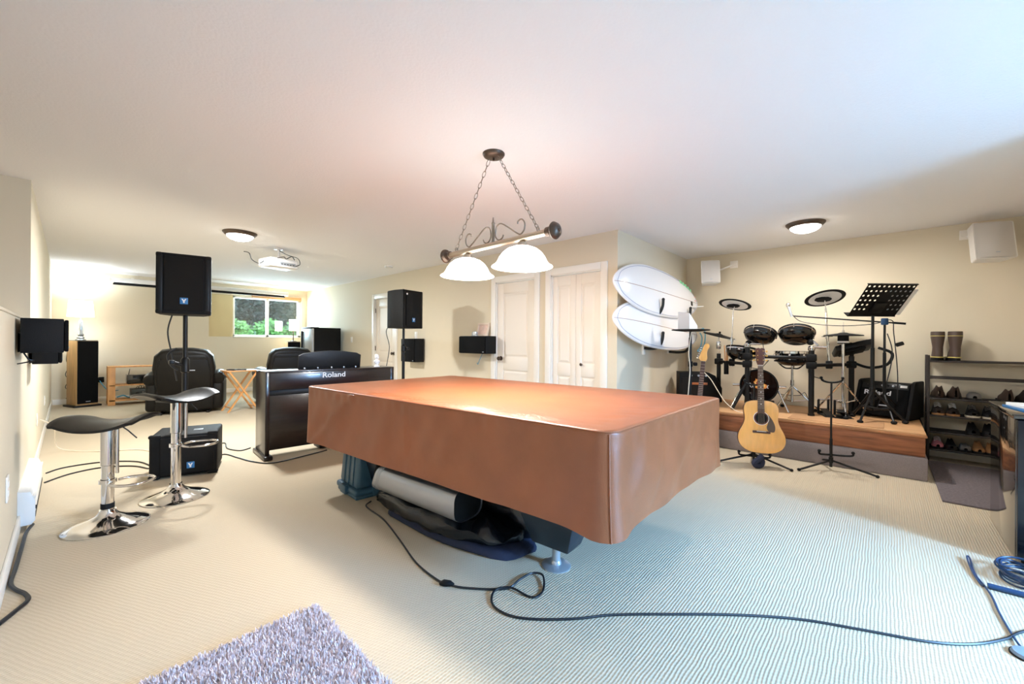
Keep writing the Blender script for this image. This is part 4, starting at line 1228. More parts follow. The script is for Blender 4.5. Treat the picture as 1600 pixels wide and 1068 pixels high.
bag('garment_bag_or_shade', 'bulky black bag shape added to fill in the shade behind the silver roll', [(1.78, 2.7), (1.76, 2.2), (1.76, 1.7), (1.84, 1.5), (2.2, 1.45), (2.4, 1.9), (2.4, 2.4), (2.2, 2.75)], 0.33, M['vinyl_bag'], 23, (0, 0, 0), 0, wr=0.04)  # added dark shape standing in for the shade under the table

# ---------------------------------------------------------------- shag rug near the camera
t = thing('shag_rug', 'lavender grey shag rug corner at the bottom of the picture', 'rug', (0.0, 0.0, 0.0))
RX0, RX1, RY0, RY1 = -0.12, 0.75, 0.55, 1.86
M['shag'] = mat('lavender_shag', (224, 212, 216), 0.95, var=0.12, vscale=18)
MB().box((RX0, RY0, 0.0), (RX1, RY1, 0.012), 0.004).build('backing', M['shag'], t)
vs, fs = [], []
for _ in range(42000):
    x = rnd.uniform(RX0, RX1)
    y = rnd.uniform(RY0, RY1)
    if (y < 1.0 and rnd.random() < 0.8):
        continue
    w_ = rnd.uniform(0, 2 * PI)
    l_ = rnd.uniform(0.004, 0.014)
    h_ = rnd.uniform(0.018, 0.03)
    a = Vector((math.cos(w_), math.sin(w_), 0))
    s_ = Vector((-a.y, a.x, 0)) * 0.0022
    p = Vector((x, y, 0.010))
    k = len(vs)
    vs += [p - s_, p + s_, p + a * l_ * 0.5 + Vector((0, 0, h_ * 0.7)) + s_, p + a * l_ * 0.5 + Vector((0, 0, h_ * 0.7)) - s_, p + a * l_ + Vector((0, 0, h_))]
    fs += [(k, k + 1, k + 2, k + 3), (k + 3, k + 2, k + 4)]
me = bpy.data.meshes.new('pile')
me.from_pydata([tuple(v) for v in vs], [], fs)
me.materials.append(M['shag'])
o = bpy.data.objects.new('pile', me)
col.objects.link(o)
o.parent = t
o['kind'] = 'stuff'

# ---------------------------------------------------------------- the long cord on the carpet
cz = 0.006
P_ = [[1.52, 2.80], [1.458, 2.757], [1.438, 2.665], [1.42, 2.445], [1.341, 2.125], [1.265, 1.847], [1.246, 1.653], [1.259, 1.568], [1.303, 1.476], [1.426, 1.338], [1.516, 1.327], [1.60, 1.318], [1.624, 1.267], [1.547, 1.202], [1.478, 1.19], [1.455, 1.228], [1.440, 1.316], [1.38, 1.358], [1.322, 1.329], [1.292, 1.27], [1.303, 1.183], [1.363, 1.09], [1.479, 0.972], [1.615, 0.863], [1.792, 0.68], [1.98, 0.473], [2.138, 0.263], [2.241, 0.057], [2.331, -0.134], [2.434, -0.264], [2.566, -0.365], [2.689, -0.433], [2.9, -0.6]]
zz = [cz] * len(P_)
for k in (10, 11, 12):
    zz[k] = 0.016
zz[16] = zz[17] = 0.014
c_ = cable('power_cord', [(p[0], p[1], zz[i]) for i, p in enumerate(P_)], 0.0052, M['cable_black'], 'long black cord winding from under the table across the carpet to the right', 'cord')
o = MB().tube([(1.235, 1.60, 0.008), (1.245, 1.58, 0.014), (1.262, 1.555, 0.014), (1.275, 1.54, 0.008)], [0.008, 0.016, 0.014, 0.006], 10).build('plug', M['rubber'], c_)

# ---------------------------------------------------------------- glossy black cabinet at the right edge and what lies by it
t = thing('glossy_cabinet', 'glossy black cabinet cut off by the right edge of the picture', 'cabinet', (3.50, -0.53, 0))
M['dark_gloss'] = mat('dark_polished_panel', (30, 25, 22), 0.07, coat=1.0, bump=0.005, bscale=3, spec=0.8)
MB().box((0, -0.55, 0.03), (0.70, 0, 0.79), 0.006).build('body', M['dark_gloss'], t)
MB().box((-0.03, -0.55, 0.05), (-0.002, -0.003, 0.79), 0.006).build('front_door', mat('blue_black_panel', (8, 14, 24), 0.22, coat=0.2, bump=0.01), t)
MB().box((-0.02, -0.56, 0.795), (0.71, 0.01, 0.82), 0.005).build('top', M['dark_gloss'], t)
for x in (0.05, 0.65):
    for y in (-0.5, -0.05):
        MB().cyl((x, y, 0), (x, y, 0.035), 0.02, n=12).build('foot', M['rubber'], t)
t = thing('paper_stack', 'white papers in a blue folder on the glossy black cabinet', 'papers', (3.72, -0.60, 0.82), R(8))
MB().box((-0.10, -0.2, 0), (0.18, 0.04, 0.012), 0.003).build('folder', M['blue_logo'], t)
MB().box((-0.08, -0.19, 0.012), (0.16, 0.02, 0.03), 0.003, M=Matrix.Rotation(R(4), 4, 'Z')).build('sheets', M['paper'], t)
t = thing('small_box', 'small white and blue box on the papers at the right edge', 'box', (3.74, -0.70, 0.85), R(-12))
MB().box((-0.05, -0.05, 0), (0.07, 0.05, 0.05), 0.004).build('carton', M['paper'], t)
MB().box((-0.051, -0.051, 0.012), (0.071, 0.051, 0.024)).build('stripe', M['blue_logo'], t)

M['cable_navy'] = mat('navy_cable', (26, 58, 92), 0.4, bump=0.02)
o = MB()
for k in range(9):
    rx, ry = 0.10 + 0.012 * (k % 4), 0.07 + 0.01 * (k % 3)
    cx_, cy_ = 3.27 + rnd.uniform(-.02, .02), -0.53 + rnd.uniform(-.02, .02)
    o.tube([(cx_ + rx * math.cos(2 * PI * j / 26), cy_ + ry * math.sin(2 * PI * j / 26), 0.008 + 0.008 * k + 0.006 * math.sin(2 * PI * j / 26 * 2 + k)) for j in range(26)], 0.0045, 6, True)
tag(o.build('coiled_cable', M['cable_navy']), 'coil of dark blue cable on the carpet before the glossy cabinet', 'cable')
t = thing('cable_plug', 'blue-black inline plug lying beside the coiled cable', 'plug', (3.06, -0.44, 0.0), R(-88))
MB().cyl((-0.06, 0, 0.014), (0.06, 0, 0.014), 0.013, n=14).build('barrel', M['cable_navy'], t)
MB().cyl((0.06, 0, 0.014), (0.085, 0, 0.014), 0.009, 0.005, 12).build('strain_relief', M['rubber'], t)
cable('thin_cable', [(3.06, -0.37, 0.008), (3.07, -0.36, 0.006), (3.2, -0.345, 0.01), (3.364, -0.342, 0.02), (3.37, -0.352, 0.02), (3.2, -0.353, 0.006), (3.05, -0.372, 0.006), (2.945, -0.381, 0.006), (2.803, -0.382, 0.006), (2.629, -0.392, 0.006), (2.54, -0.40, 0.01)], 0.0042, M['cable_navy'], 'dark blue cable doubling back in a narrow loop to the round pedal', 'cable')
t = thing('foot_switch', 'round blue-grey foot switch on the carpet at the right edge', 'pedal', (2.49, -0.415, 0))
MB().lathe([(0, 0), (0.045, 0), (0.048, 0.006), (0.042, 0.016), (0.02, 0.022), (0, 0.023)], 28).build('housing', mat('blue_grey_plastic', (128, 150, 172), 0.4, bump=0.03), t)
MB().lathe([(0.047, 0), (0.052, 0.0), (0.051, 0.006), (0.047, 0.006)], 28).build('base_ring', M['rubber'], t)
# ---------------------------------------------------------------- drum stage
SX0, SY0, SZ = 5.09, -0.27, 0.41
t = thing('stage_platform', 'low timber stage with rough fir beam over a grey carpeted base', 'platform', (0, 0, 0))
MB().box((SX0 + 0.05, SY0 + 0.04, 0.19), (XS - 0.014, YS - 0.012, 0.385)).build('core', M['beam_trim'], t)
MB().box((SX0 - 0.03, SY0 - 0.015, 0.0), (XS - 0.015, YS - 0.015, 0.2), 0.012).build('carpeted_base', M['stage_carpet'], t)
MB().box((SX0, SY0, 0.202), (SX0 + 0.05, 1.05, 0.372), 0.004).build('beam', M['beam'], t)
MB().box((SX0, 1.054, 0.202), (SX0 + 0.05, YS - 0.01, 0.372), 0.004).build('beam', M['beam'], t)
MB().box((SX0 + 0.05, SY0, 0.202), (XS - 0.015, SY0 + 0.04, 0.372), 0.004).build('beam', M['beam'], t)
MB().box((SX0 - 0.012, SY0 - 0.012, 0.374), (SX0 + 0.09, YS - 0.01, 0.392), 0.004).build('trim_board', M['beam_trim'], t)
for i, (a, b) in enumerate(((SY0 - 0.005, 0.95), (0.953, YS - 0.01))):
    MB().box((SX0 - 0.004, a, 0.392), (XS - 0.015, b, SZ), 0.003).build('deck_sheet', M['ply'], t)
o = MB().box((5.13, 0.0, SZ), (5.62, 0.75, SZ + 0.006), 0.002).build('cardboard_sheet', mat('brown_cardboard', (186, 140, 98), 0.7, bump=0.05, var=0.06, vscale=3))
tag(o, 'flat brown cardboard sheet under the drum pedals at the stage edge', 'cardboard')

# ---------------------------------------------------------------- surfboards
def surf_outline(L, W, n=60):
    lo, hi = [], []
    for k in range(n + 1):
        s = k / n
        # 0 = nose (blunt), 1 = tail
        e = (max(0, 1 - abs(2 * s - 0.92) ** 2.5 if s < 0.46 else 1 - ((s - 0.46) / 0.54) ** 2.6)) ** 0.62 if 0 < s < 1 else 0
        lo.append((s * L, -W / 2 * e))
        hi.append((s * L, W / 2 * e))
    return lo, hi
M['board'] = mat('white_surfboard_gloss', (240, 236, 234), 0.25, bump=0.01, coat=0.4)
M['pinline'] = mat('blue_grey_pinline', (150, 152, 176), 0.4)
M['stringer'] = mat('brown_stringer', (176, 140, 122), 0.5)
def surfboard(label, nose, tail, W, fins, lean, patch):
    nose = Vector(nose)
    tail = Vector(tail)
    d = tail - nose
    L = d.length
    ex = d.normalized()
    out = Vector((0, -1, lean)).normalized()
    ez = (out - ex * out.dot(ex)).normalized()
    ey = ez.cross(ex)
    t = thing('surfboard', label, 'surfboard', nose, 0, 'surfboards on the stage wall')
    Mx = Matrix(((ex.x, ey.x, ez.x, 0), (ex.y, ey.y, ez.y, 0), (ex.z, ey.z, ez.z, 0), (0, 0, 0, 1)))
    def prof(s):
        if s <= 0 or s >= 1:
            return 0.0
        return (1 - ((0.42 - s) / 0.42) ** 2.4) ** 0.6 if s < 0.42 else (1 - ((s - 0.42) / 0.58) ** 2.5) ** 0.66
    NSs, NT = 48, 20
    def surf(u, v):
        s = 0.5 - 0.5 * math.cos(PI * v)
        w_ = 2 * PI * u
        hw = W / 2 * prof(s)
        th = 0.034 * min(1, (prof(s) * 1.5) ** 0.6) if prof(s) > 0 else 0
        c_, s2 = math.cos(w_), math.sin(w_)
        rock = 0.05 * (max(0, 0.5 - s) * 2) ** 3 * -1
        return (s * L, hw * math.copysign(abs(c_) ** 0.75, c_), th * math.copysign(abs(s2) ** 0.8, s2) + rock)
    MB().grid(surf, 40, 56, Mx, closed_u=True).build('board', M['board'], t, ang=80)
    def top(s, y):
        hw = W / 2 * prof(s)
        c_ = min(1, abs(y) / hw) if hw > 0 else 0
        c2 = c_ ** (1 / 0.75)
        s2 = math.sqrt(max(0, 1 - c2 * c2)) ** 0.8
        th = 0.034 * min(1, (prof(s) * 1.5) ** 0.6)
        return Vector((s * L, y, th * s2 - 0.05 * (max(0, 0.5 - s) * 2) ** 3 + 0.001))
    pin = []
    n = 60
    for k in range(n):
        w_ = 2 * PI * k / n
        s = 0.5 - 0.475 * math.cos(w_)
        y = (W / 2 * prof(s) - 0.028) * (1 if math.sin(w_) >= 0 else -1) * min(1, abs(math.sin(w_)) * 3)
        pin.append(top(s, y))
    MB().tube(pin, 0.0028, 4, True, Mx).build('pinline', M['pinline'], t)
    MB().tube([top(0.005 + 0.985 * k / 40, 0) for k in range(41)], 0.003, 4, False, Mx).build('stringer', M['stringer'], t)
    for (s, y, a) in fins:
        p = top(s, y)
        MB().prism([(0, 0), (0.11, 0), (0.15, 0.05), (0.165, 0.10), (0.10, 0.075), (0.04, 0.04)], 0.008, 0.002, M=Mx @ Matrix.Translation(p) @ Matrix.Rotation(a, 4, 'Z') @ STAND).build('fin', M['paper'], t)
    if patch:
        for k in range(5):
            s = 0.74 + 0.035 * k
            p = top(s, W / 2 * prof(s) * 0.93)
            MB().box((p.x - 0.028, p.y - 0.035, p.z - 0.008), (p.x + 0.028, p.y + 0.016, p.z + 0.006), 0.004, M=Mx).build('green_sticker', bpy.data.materials.get('green_sticker') or mat('green_sticker', (130, 214, 150), 0.5), t)
        for y in (0.05, 0.0):
            p = top(0.94, y + 0.03)
            MB().box((p.x - 0.03, p.y - 0.006, p.z - 0.003), (p.x + 0.03, p.y + 0.006, p.z + 0.002), M=Mx).build('mark', bpy.data.materials.get('pale_red_mark') or mat('pale_red_mark', (206, 150, 140), 0.5), t)
        p = top(0.865, -0.03)
        MB().box((p.x - 0.02, p.y - 0.03, p.z - 0.004), (p.x + 0.03, p.y + 0.03, p.z + 0.006), 0.003, M=Mx).build('leash_plug', M['dark_metal'], t)
    return t, Mx, top
surfboard('upper white surfboard on the wall rack, with green stickers near its tail', (3.93, 2.10, 1.865), (6.02, 1.96, 1.745), 0.60, [(0.86, -0.08, 0.1)], 0.12, True)
sb, SMx, stop_ = surfboard('lower white surfboard on the wall rack, with a blue leash at its tail', (3.93, 2.10, 1.47), (5.95, 1.94, 1.30), 0.56, [(0.85, 0.06, 0.1)], 0.16, False)
MB().tube(smooth_path([(5.86, 1.88, 1.36), (5.93, 1.85, 1.40), (5.98, 1.84, 1.33), (5.96, 1.84, 1.20), (5.88, 1.86, 1.10), (5.80, 1.88, 1.09), (5.86, 1.86, 1.15), (5.91, 1.86, 1.27), (5.89, 1.88, 1.34)], 6), 0.008, 7, M=Matrix.Translation((-3.93, -2.10, -1.47))).build('leash', bpy.data.materials.get('aqua_leash') or mat('aqua_leash', (120, 190, 214), 0.3), sb)
# wall rack: two padded uprights with arms
for i, x in enumerate((4.80, 5.58)):
    t = thing('surfboard_rack', ['grey padded surfboard rack arms nearer the closet corner', 'grey padded surfboard rack arms nearer the drum kit'][i], 'rack', (x, YS, 1.0), 0, 'surfboard rack uprights')
    MB().box((-0.03, -0.025, 0.05), (0.03, 0.0, 1.0), 0.006).build('wall_upright', M['trim'], t)
    dz = -0.055 * i
    for z in (0.145 + dz, 0.545 + dz):
        yo = 0.17 + 0.05 * i
        MB().tube(smooth_path([(0, -0.02, z - 0.015), (0, -yo * 0.7, z - 0.02), (0, -yo - 0.03, z), (0, -yo - 0.075, z + 0.08), (0, -yo - 0.085, z + 0.17)], 5), 0.017, 10).ball((0, -yo - 0.085, z + 0.17), 0.019).build('padded_arm', M['dark_metal'], t)

# white outdoor speakers
def outdoor(label, loc, rz, w_, h_):
    t = thing('outdoor_speaker', label, 'speaker', loc, rz, 'white bracket speakers')
    Mt = Matrix.Rotation(R(-9), 4, 'X')
    b = MB()
    pl = [(-w_ / 2, 0.0), (w_ / 2, 0.0), (w_ / 2 * 0.72, 0.14), (-w_ / 2 * 0.72, 0.14)]
    b.prism(pl, h_, 0.018, 3, M=Mt @ Matrix.Translation((0, -0.07, -h_ / 2)))
    b.build('cabinet', M['white_plastic'], t)
    g = MB()
    n = 10
    poly = [(-w_ / 2 + 0.01, -0.072)] + [(-w_ / 2 + 0.01 + (w_ - 0.02) * k / n, -0.072 - 0.022 * math.sin(PI * k / n)) for k in range(n + 1)] + [(w_ / 2 - 0.01, -0.072)]
    g.prism(poly[1:-1], h_ - 0.02, 0.006, 2, M=Mt @ Matrix.Translation((0, 0, -h_ / 2 + 0.01)))
    g.build('grille', M['speaker_white'], t)
    MB().box((-0.015, -0.096, -h_ * 0.36), (0.015, -0.090, -h_ * 0.36 + 0.008), M=Mt).build('badge', M['silver_plastic'], t)
    return t
def mount(parent_loc, wall_pt, t, rz):
    inv = (Matrix.Translation(parent_loc) @ Matrix.Rotation(rz, 4, 'Z')).inverted()
    p = inv @ Vector(wall_pt)
    b = MB().tube([(0, 0.06, 0.06), ((p.x) * 0.5, 0.06 + (p.y - 0.06) * 0.5, 0.06), (p.x, p.y, p.z)], 0.012, 8)
    b.build('bracket_arm', M['white_plastic'], t)
    Mi = inv @ Matrix.Translation(wall_pt)
    MB().box((-0.012, -0.05, -0.05), (0.0, 0.05, 0.05), 0.004, M=Mi).box((-0.03, -0.035, -0.02), (-0.008, 0.035, 0.02), 0.004, M=Mi).build('wall_plate', M['trim'], t)
l1 = (6.02, 1.80, 2.17)
t = outdoor('white bracket speaker in the corner above the surfboard tails', l1, R(-62), 0.24, 0.33)
mount(l1, (XS, 1.56, 2.30), t, R(-62))
l2 = (6.02, -0.74, 2.19)
t = outdoor('white bracket speaker at the right end of the stage wall', l2, R(-66), 0.30, 0.37)
mount(l2, (XS, -0.62, 2.34), t, R(-66))
MB().tube(smooth_path([(0.12, 0.06, 0.0), (0.2, 0.08, 0.05), (0.24, 0.12, 0.15), (0.25, 0.18, 0.2)], 6), 0.006, 6).build('cord', M['cable_black'], t)

# ---------------------------------------------------------------- drum kit
BLK = M['black']
kit = thing('drum_rack', 'black electronic drum rack with pads, cymbals and module on the stage', 'drum kit', (0, 0, 0))
PA_, PB_, PC_, PD_ = Vector((5.40, 1.19, SZ)), Vector((5.46, 0.585, SZ)), Vector((6.0, 0.275, SZ)), Vector((5.9, 1.64, SZ))
for p, top_ in ((PA_, 1.16), (PB_, 1.13), (PC_, 1.06), (PD_, 1.06)):
    b = MB().cyl(p, (p.x, p.y, top_), 0.026, n=18).cyl((p.x, p.y, SZ), (p.x, p.y, SZ + 0.03), 0.031, n=18)
    b.build('post', BLK, kit)
def rbar(a, b, z, r_=0.019):
    MB().cyl((a.x, a.y, z), (b.x, b.y, z), r_, n=14).build('crossbar', BLK, kit)
    for p in (a, b):
        MB().box((p.x - 0.045, p.y - 0.045, z - 0.04), (p.x + 0.045, p.y + 0.045, z + 0.04), 0.014).build('clamp', M['rubber'], kit)
rbar(PA_, PB_, 1.045)
rbar(PB_, PC_, 0.965)
rbar(PA_, PD_, 0.955)
# angled stay legs
MB().cyl((PA_.x, PA_.y, 0.75), (PA_.x - 0.12, PA_.y + 0.13, SZ + 0.01), 0.017, n=10).build('stay_leg', BLK, kit)
def tom(c, dia, axis, arm_to=None, dark=True, h_=0.075, name='tom_pad'):
    q = Vector(axis).normalized().to_track_quat('Z', 'Y').to_matrix().to_4x4()
    Mx = Matrix.Translation(c) @ q
    r_ = dia / 2
    b = MB().lathe([(0, -h_ * 0.6), (r_ * 0.55, -h_ * 0.58), (r_ * 0.85, -h_ * 0.35), (r_ * 0.96, 0), (r_, h_ * 0.3), (r_ * 0.97, h_ * 0.42), (r_ * 0.9, h_ * 0.42), (0, h_ * 0.40)], 40, Mx)
    s_ = b.build(name, M['gloss_black'], kit)
    MB().lathe([(r_ * 0.98, h_ * 0.30), (r_ * 1.03, h_ * 0.30), (r_ * 1.03, h_ * 0.46), (r_ * 0.98, h_ * 0.46)], 40, Mx).build('rim', M['rubber'], s_)
    MB().lathe([(0, h_ * 0.405), (r_ * 0.93, h_ * 0.405), (r_ * 0.93, h_ * 0.43), (0, h_ * 0.43)], 40, Mx).build('mesh_head', M['speaker_white'], s_)
    for k in range(6):
        w_ = 2 * PI * k / 6 + 0.4
        MB().cyl(Mx @ Vector((r_ * 1.01 * math.cos(w_), r_ * 1.01 * math.sin(w_), -0.0)), Mx @ Vector((r_ * 1.01 * math.cos(w_), r_ * 1.01 * math.sin(w_), h_ * 0.46)), 0.005, n=6).build('lug', M['chrome'], s_)
    MB().lathe([(r_ * 0.995, h_ * 0.20), (r_ * 1.012, h_ * 0.21), (r_ * 1.012, h_ * 0.29), (r_ * 0.995, h_ * 0.30)], 40, Mx).build('chrome_hoop', M['chrome'], s_)
    if arm_to:
        a = Vector(c) + (Vector(arm_to) - Vector(c)).normalized() * r_ * 0.9
        MB().tube([a, (Vector(a) + Vector(arm_to)) / 2 + Vector((0, 0, 0.02)), arm_to], 0.012, 8).build('tom_arm', M['chrome'], s_)
        MB().ball(a, 0.034).build('ball_clamp', M['rubber'], s_)
    return s_
tom((5.50, 1.085, 1.285), 0.335, (0.52, -0.06, 0.85), (5.40, 1.22, 1.17), h_=0.11)
tom((5.52, 0.73, 1.285), 0.345, (0.52, 0.06, 0.85), (5.46, 0.53, 1.18), h_=0.11)
tom((5.66, 1.31, 1.075), 0.36, (0.22, -0.10, 1.0), (5.48, 1.28, 1.02), h_=0.14)
MB().lathe([(0, 0), (0.03, 0), (0.034, 0.01), (0.034, 0.035), (0.02, 0.05), (0, 0.05)], 18, Matrix.Translation((5.40, 1.19, 1.155))).build('post_cap', M['chrome'], kit)
MB().cyl((5.40, 1.16, 1.19), (5.42, 1.06, 1.19), 0.012, n=10).build('clamp_bolt', M['chrome'], kit)
MB().lathe([(0, 0), (0.03, 0), (0.034, 0.01), (0.034, 0.035), (0.02, 0.05), (0, 0.05)], 18, Matrix.Translation((5.46, 0.585, 1.125))).build('post_cap', M['chrome'], kit)
MB().cyl((5.455, 0.56, 1.16), (5.44, 0.45, 1.16), 0.015, n=10).build('clamp_bolt', M['chrome'], kit)

def cymbal(c, dia, axis, white, parent=kit, name='cymbal_pad'):
    q = Vector(axis).normalized().to_track_quat('Z', 'Y').to_matrix().to_4x4()
    Mx = Matrix.Translation(c) @ q
    r_ = dia / 2
    b = MB().lathe([(0, 0.028), (0.03, 0.026), (0.05, 0.018), (r_ * 0.96, 0.002), (r_, -0.003), (r_ * 0.985, -0.007), (r_ * 0.8, -0.005), (0, -0.003)], 44, Mx)
    s_ = b.build(name, M['rubber'], parent)
    if white:
        MB().lathe([(0.02, -0.0045), (r_ * 0.8, -0.0068), (r_ * 0.8, -0.0095), (0.02, -0.008)], 44, Mx).build('plastic_shell', M['white_plastic'], s_)
        MB().prism([(0.085 * math.cos(w_), 0.05 * math.sin(w_)) for w_ in [2 * PI * k / 8 + PI / 8 for k in range(8)]], 0.02, 0.005, M=Mx @ Matrix.Translation((0.02, 0, -0.03))).build('sensor_box', M['rubber'], s_)
    MB().lathe([(0, 0.055), (0.012, 0.055), (0.014, 0.03), (0, 0.03)], 12, Mx).build('wing_nut', M['rubber'], s_)
    return s_
cymbal((5.70, 1.40, 1.69), 0.37, (0.30, -0.12, 0.9), True)
cymbal((5.75, 0.50, 1.715), 0.38, (0.34, 0.22, 0.9), True)
cymbal((5.9, 1.64, 1.30), 0.40, (-0.02, -0.26, 0.97), False)
def pole(pts, radii, m=None, name='cymbal_pole'):
    b = MB()
    for (a, c), r_ in zip(zip(pts, pts[1:]), radii):
        b.cyl(a, c, r_, n=10)
    b.build(name, m or M['chrome'], kit)
pole([(5.70, 1.40, 1.68), (5.70, 1.42, 1.60), (5.70, 1.43, 1.28), (5.69, 1.43, 0.90)], [0.005, 0.007, 0.012])
pole([(5.75, 0.50, 1.70), (5.75, 0.49, 1.60), (5.75, 0.475, 1.30), (5.74, 0.45, 0.93)], [0.006, 0.011, 0.014])
pole([(5.9, 1.64, 1.05), (5.9, 1.64, 1.29)], [0.006])
for p in ((5.70, 1.43, 1.24), (5.75, 0.475, 1.28)):
    MB().lathe([(0.008, -0.03), (0.018, -0.025), (0.018, 0.02), (0.008, 0.03)], 14, Matrix.Translation(p)).cyl((p[0], p[1] - 0.05, p[2]), (p[0], p[1] + 0.05, p[2]), 0.005, n=8).build('pole_clamp', M['chrome'], kit)
for p, r_ in (((5.70, 1.43, 0.955), 0.03), ((5.745, 0.455, 0.965), 0.03)):
    MB().box((p[0] - r_, p[1] - r_, p[2] - 0.045), (p[0] + r_, p[1] + r_, p[2] + 0.045), 0.01).build('clamp', M['rubber'], kit)
MB().lathe([(0.03, 0.0), (0.038, 0.05), (0.03, 0.1), (0.024, 0.1), (0.032, 0.05), (0.024, 0)], 16, Matrix.Translation((5.9, 1.64, 1.12))).build('pole_spring', M['chrome'], kit)
# drum module
Mm = Matrix.Translation((5.97, 0.27, 1.15)) @ Matrix.Rotation(R(-78), 4, 'Z') @ Matrix.Rotation(R(-20), 4, 'X') @ Matrix.Rotation(R(-16), 4, 'Y')
b = MB().box((-0.17, -0.12, -0.03), (0.17, 0.12, 0.03), 0.012, M=Mm).build('drum_module', BLK, kit)
MB().box((-0.12, -0.09, 0.028), (0.0, 0.09, 0.045), 0.008, M=Mm).build('screen_hood', M['gloss_black'], b)
MB().box((0.03, -0.09, 0.028), (0.14, 0.09, 0.04), 0.006, M=Mm).build('button_panel', M['dark_metal'], b)
MB().box((-0.13, -0.08, -0.05), (0.1, 0.08, -0.028), 0.006, M=Mm).build('bracket', M['rubber'], b)
MB().cyl((6.0, 0.275, 1.05), (5.98, 0.27, 1.13), 0.02, n=12).build('module_post', M['rubber'], kit)
# cable loom
MB().tube(smooth_path([(5.98, 0.24, 0.98), (5.97, 0.12, 0.94), (5.95, -0.02, 0.98), (5.95, -0.06, 1.10), (5.97, 0.05, 1.16)], 6), 0.014, 8).build('cable_loom', M['rubber'], kit)
for s in ([(5.47, 1.05, 1.24), (5.47, 1.03, 1.1), (5.46, 0.98, 1.03)], [(5.5, 1.16, 1.02), (5.56, 1.2, 0.92), (5.6, 1.1, 0.9), (5.55, 1.0, 1.0)], [(5.42, 1.15, 1.0), (5.44, 1.16, 0.9), (5.42, 1.18, 0.78)], [(5.5, 0.6, 1.0), (5.6, 0.62, 0.86), (5.7, 0.5, 0.8)]):
    MB().tube(smooth_path(s, 6), 0.004, 6).build('cord', M['cable_black'], kit)
# drumstick holder
MB().cyl((5.72, 1.50, 0.80), (5.72, 1.50, 0.97), 0.028, n=14).build('stick_holder', M['rubber'], kit)

t = thing('drumsticks', 'drumsticks standing in the holder at the left of the drum rack', 'drumsticks', (5.72, 1.50, 0.82))
for k, (a, b) in enumerate(((-0.01, 0.012), (0.012, 0.0), (0.0, -0.014))):
    MB().cyl((a * .5, b * .5, 0), (a * 1.6, b * 1.6, 0.34), 0.0075, 0.006, 8).ball((a * 1.6, b * 1.6, 0.345), 0.006).build('stick', M['pine'], t)

# kick pad
kx, ky, kz = 5.52, 1.09, 0.70
fdir = math.atan2(-ky * 0.55, -kx)
t = thing('kick_pad', 'round black bass drum pad with a flame sticker behind the acoustic guitar', 'drum', (kx, ky, SZ), fdir + PI / 2)
kh = kz - SZ
Mk = Matrix.Translation((0, 0, kh)) @ Matrix.Rotation(PI / 2, 4, 'X')
MB().lathe([(0, -0.07), (0.16, -0.07), (0.18, -0.06), (0.19, 0.0), (0.19, 0.05), (0.18, 0.06), (0.176, 0.05), (0, 0.045)], 48, Mk).build('shell', M['gloss_black'], t)
MB().lathe([(0.182, 0.045), (0.197, 0.045), (0.197, 0.066), (0.182, 0.066)], 48, Mk).build('hoop', M['rubber'], t)
for s_ in (-1, 1):
    MB().box((s_ * 0.1 - 0.05, -0.03, 0), (s_ * 0.1 + 0.05, 0.06, 0.12), 0.01).build('stand_block', M['rubber'], t)
    MB().cyl((s_ * 0.19, 0.0, kh - 0.05), (s_ * 0.29, -0.05, 0.01), 0.009, n=10).build('spur', M['chrome'], t)
    MB().cyl((s_ * 0.19, -0.045, kh), (s_ * 0.27, -0.06, kh), 0.016, 0.014, 12).build('spur_mount', M['chrome'], t)
text('lettering', 'Roland', 0.085, M['silver_print'], t, Matrix.Translation((0.0, -0.047, kh + 0.0)) @ STAND, 0.0008, 0.001)
st = mat('orange_flame_sticker', (232, 140, 50), 0.5)
def flat(pts, y, m, nm):
    MB().prism(pts, 0.0012, M=Matrix.Translation((0, y, kh)) @ STAND).build(nm, m, t, smooth=False)
fl = [(-0.10, -0.03), (-0.09, 0.03), (-0.11, 0.06), (-0.08, 0.09), (-0.075, 0.12), (-0.05, 0.10), (-0.04, 0.14), (-0.01, 0.10), (0.02, 0.13), (0.03, 0.08), (0.07, 0.09), (0.06, 0.04), (0.11, 0.02), (0.10, -0.03), (0.04, -0.05), (-0.04, -0.05)]
fl = [(p[0] * 0.62 + 0.015, p[1] * 0.72) for p in fl]
flat(fl, -0.0485, st, 'flame_sticker')
flat([(p[0] * 0.8, p[1] * 0.75 + 0.006) for p in fl], -0.0500, mat('yellow_flame', (240, 206, 120), 0.5), 'flame_sticker')
flat([(p[0] * 0.55, p[1] * 0.55 + 0.012) for p in fl], -0.0515, mat('red_flame', (176, 56, 50), 0.5), 'flame_sticker')
for (x, z) in ((-0.10, 0.12), (-0.10, -0.10), (-0.06, -0.15)):
    flat([(x - 0.025, z - 0.02), (x + 0.025, z - 0.02), (x + 0.025, z + 0.02), (x - 0.025, z + 0.02)], -0.0475, bpy.data.materials.get('grey_sticker') or mat('grey_sticker', (96, 92, 88), 0.6), 'grey_sticker')

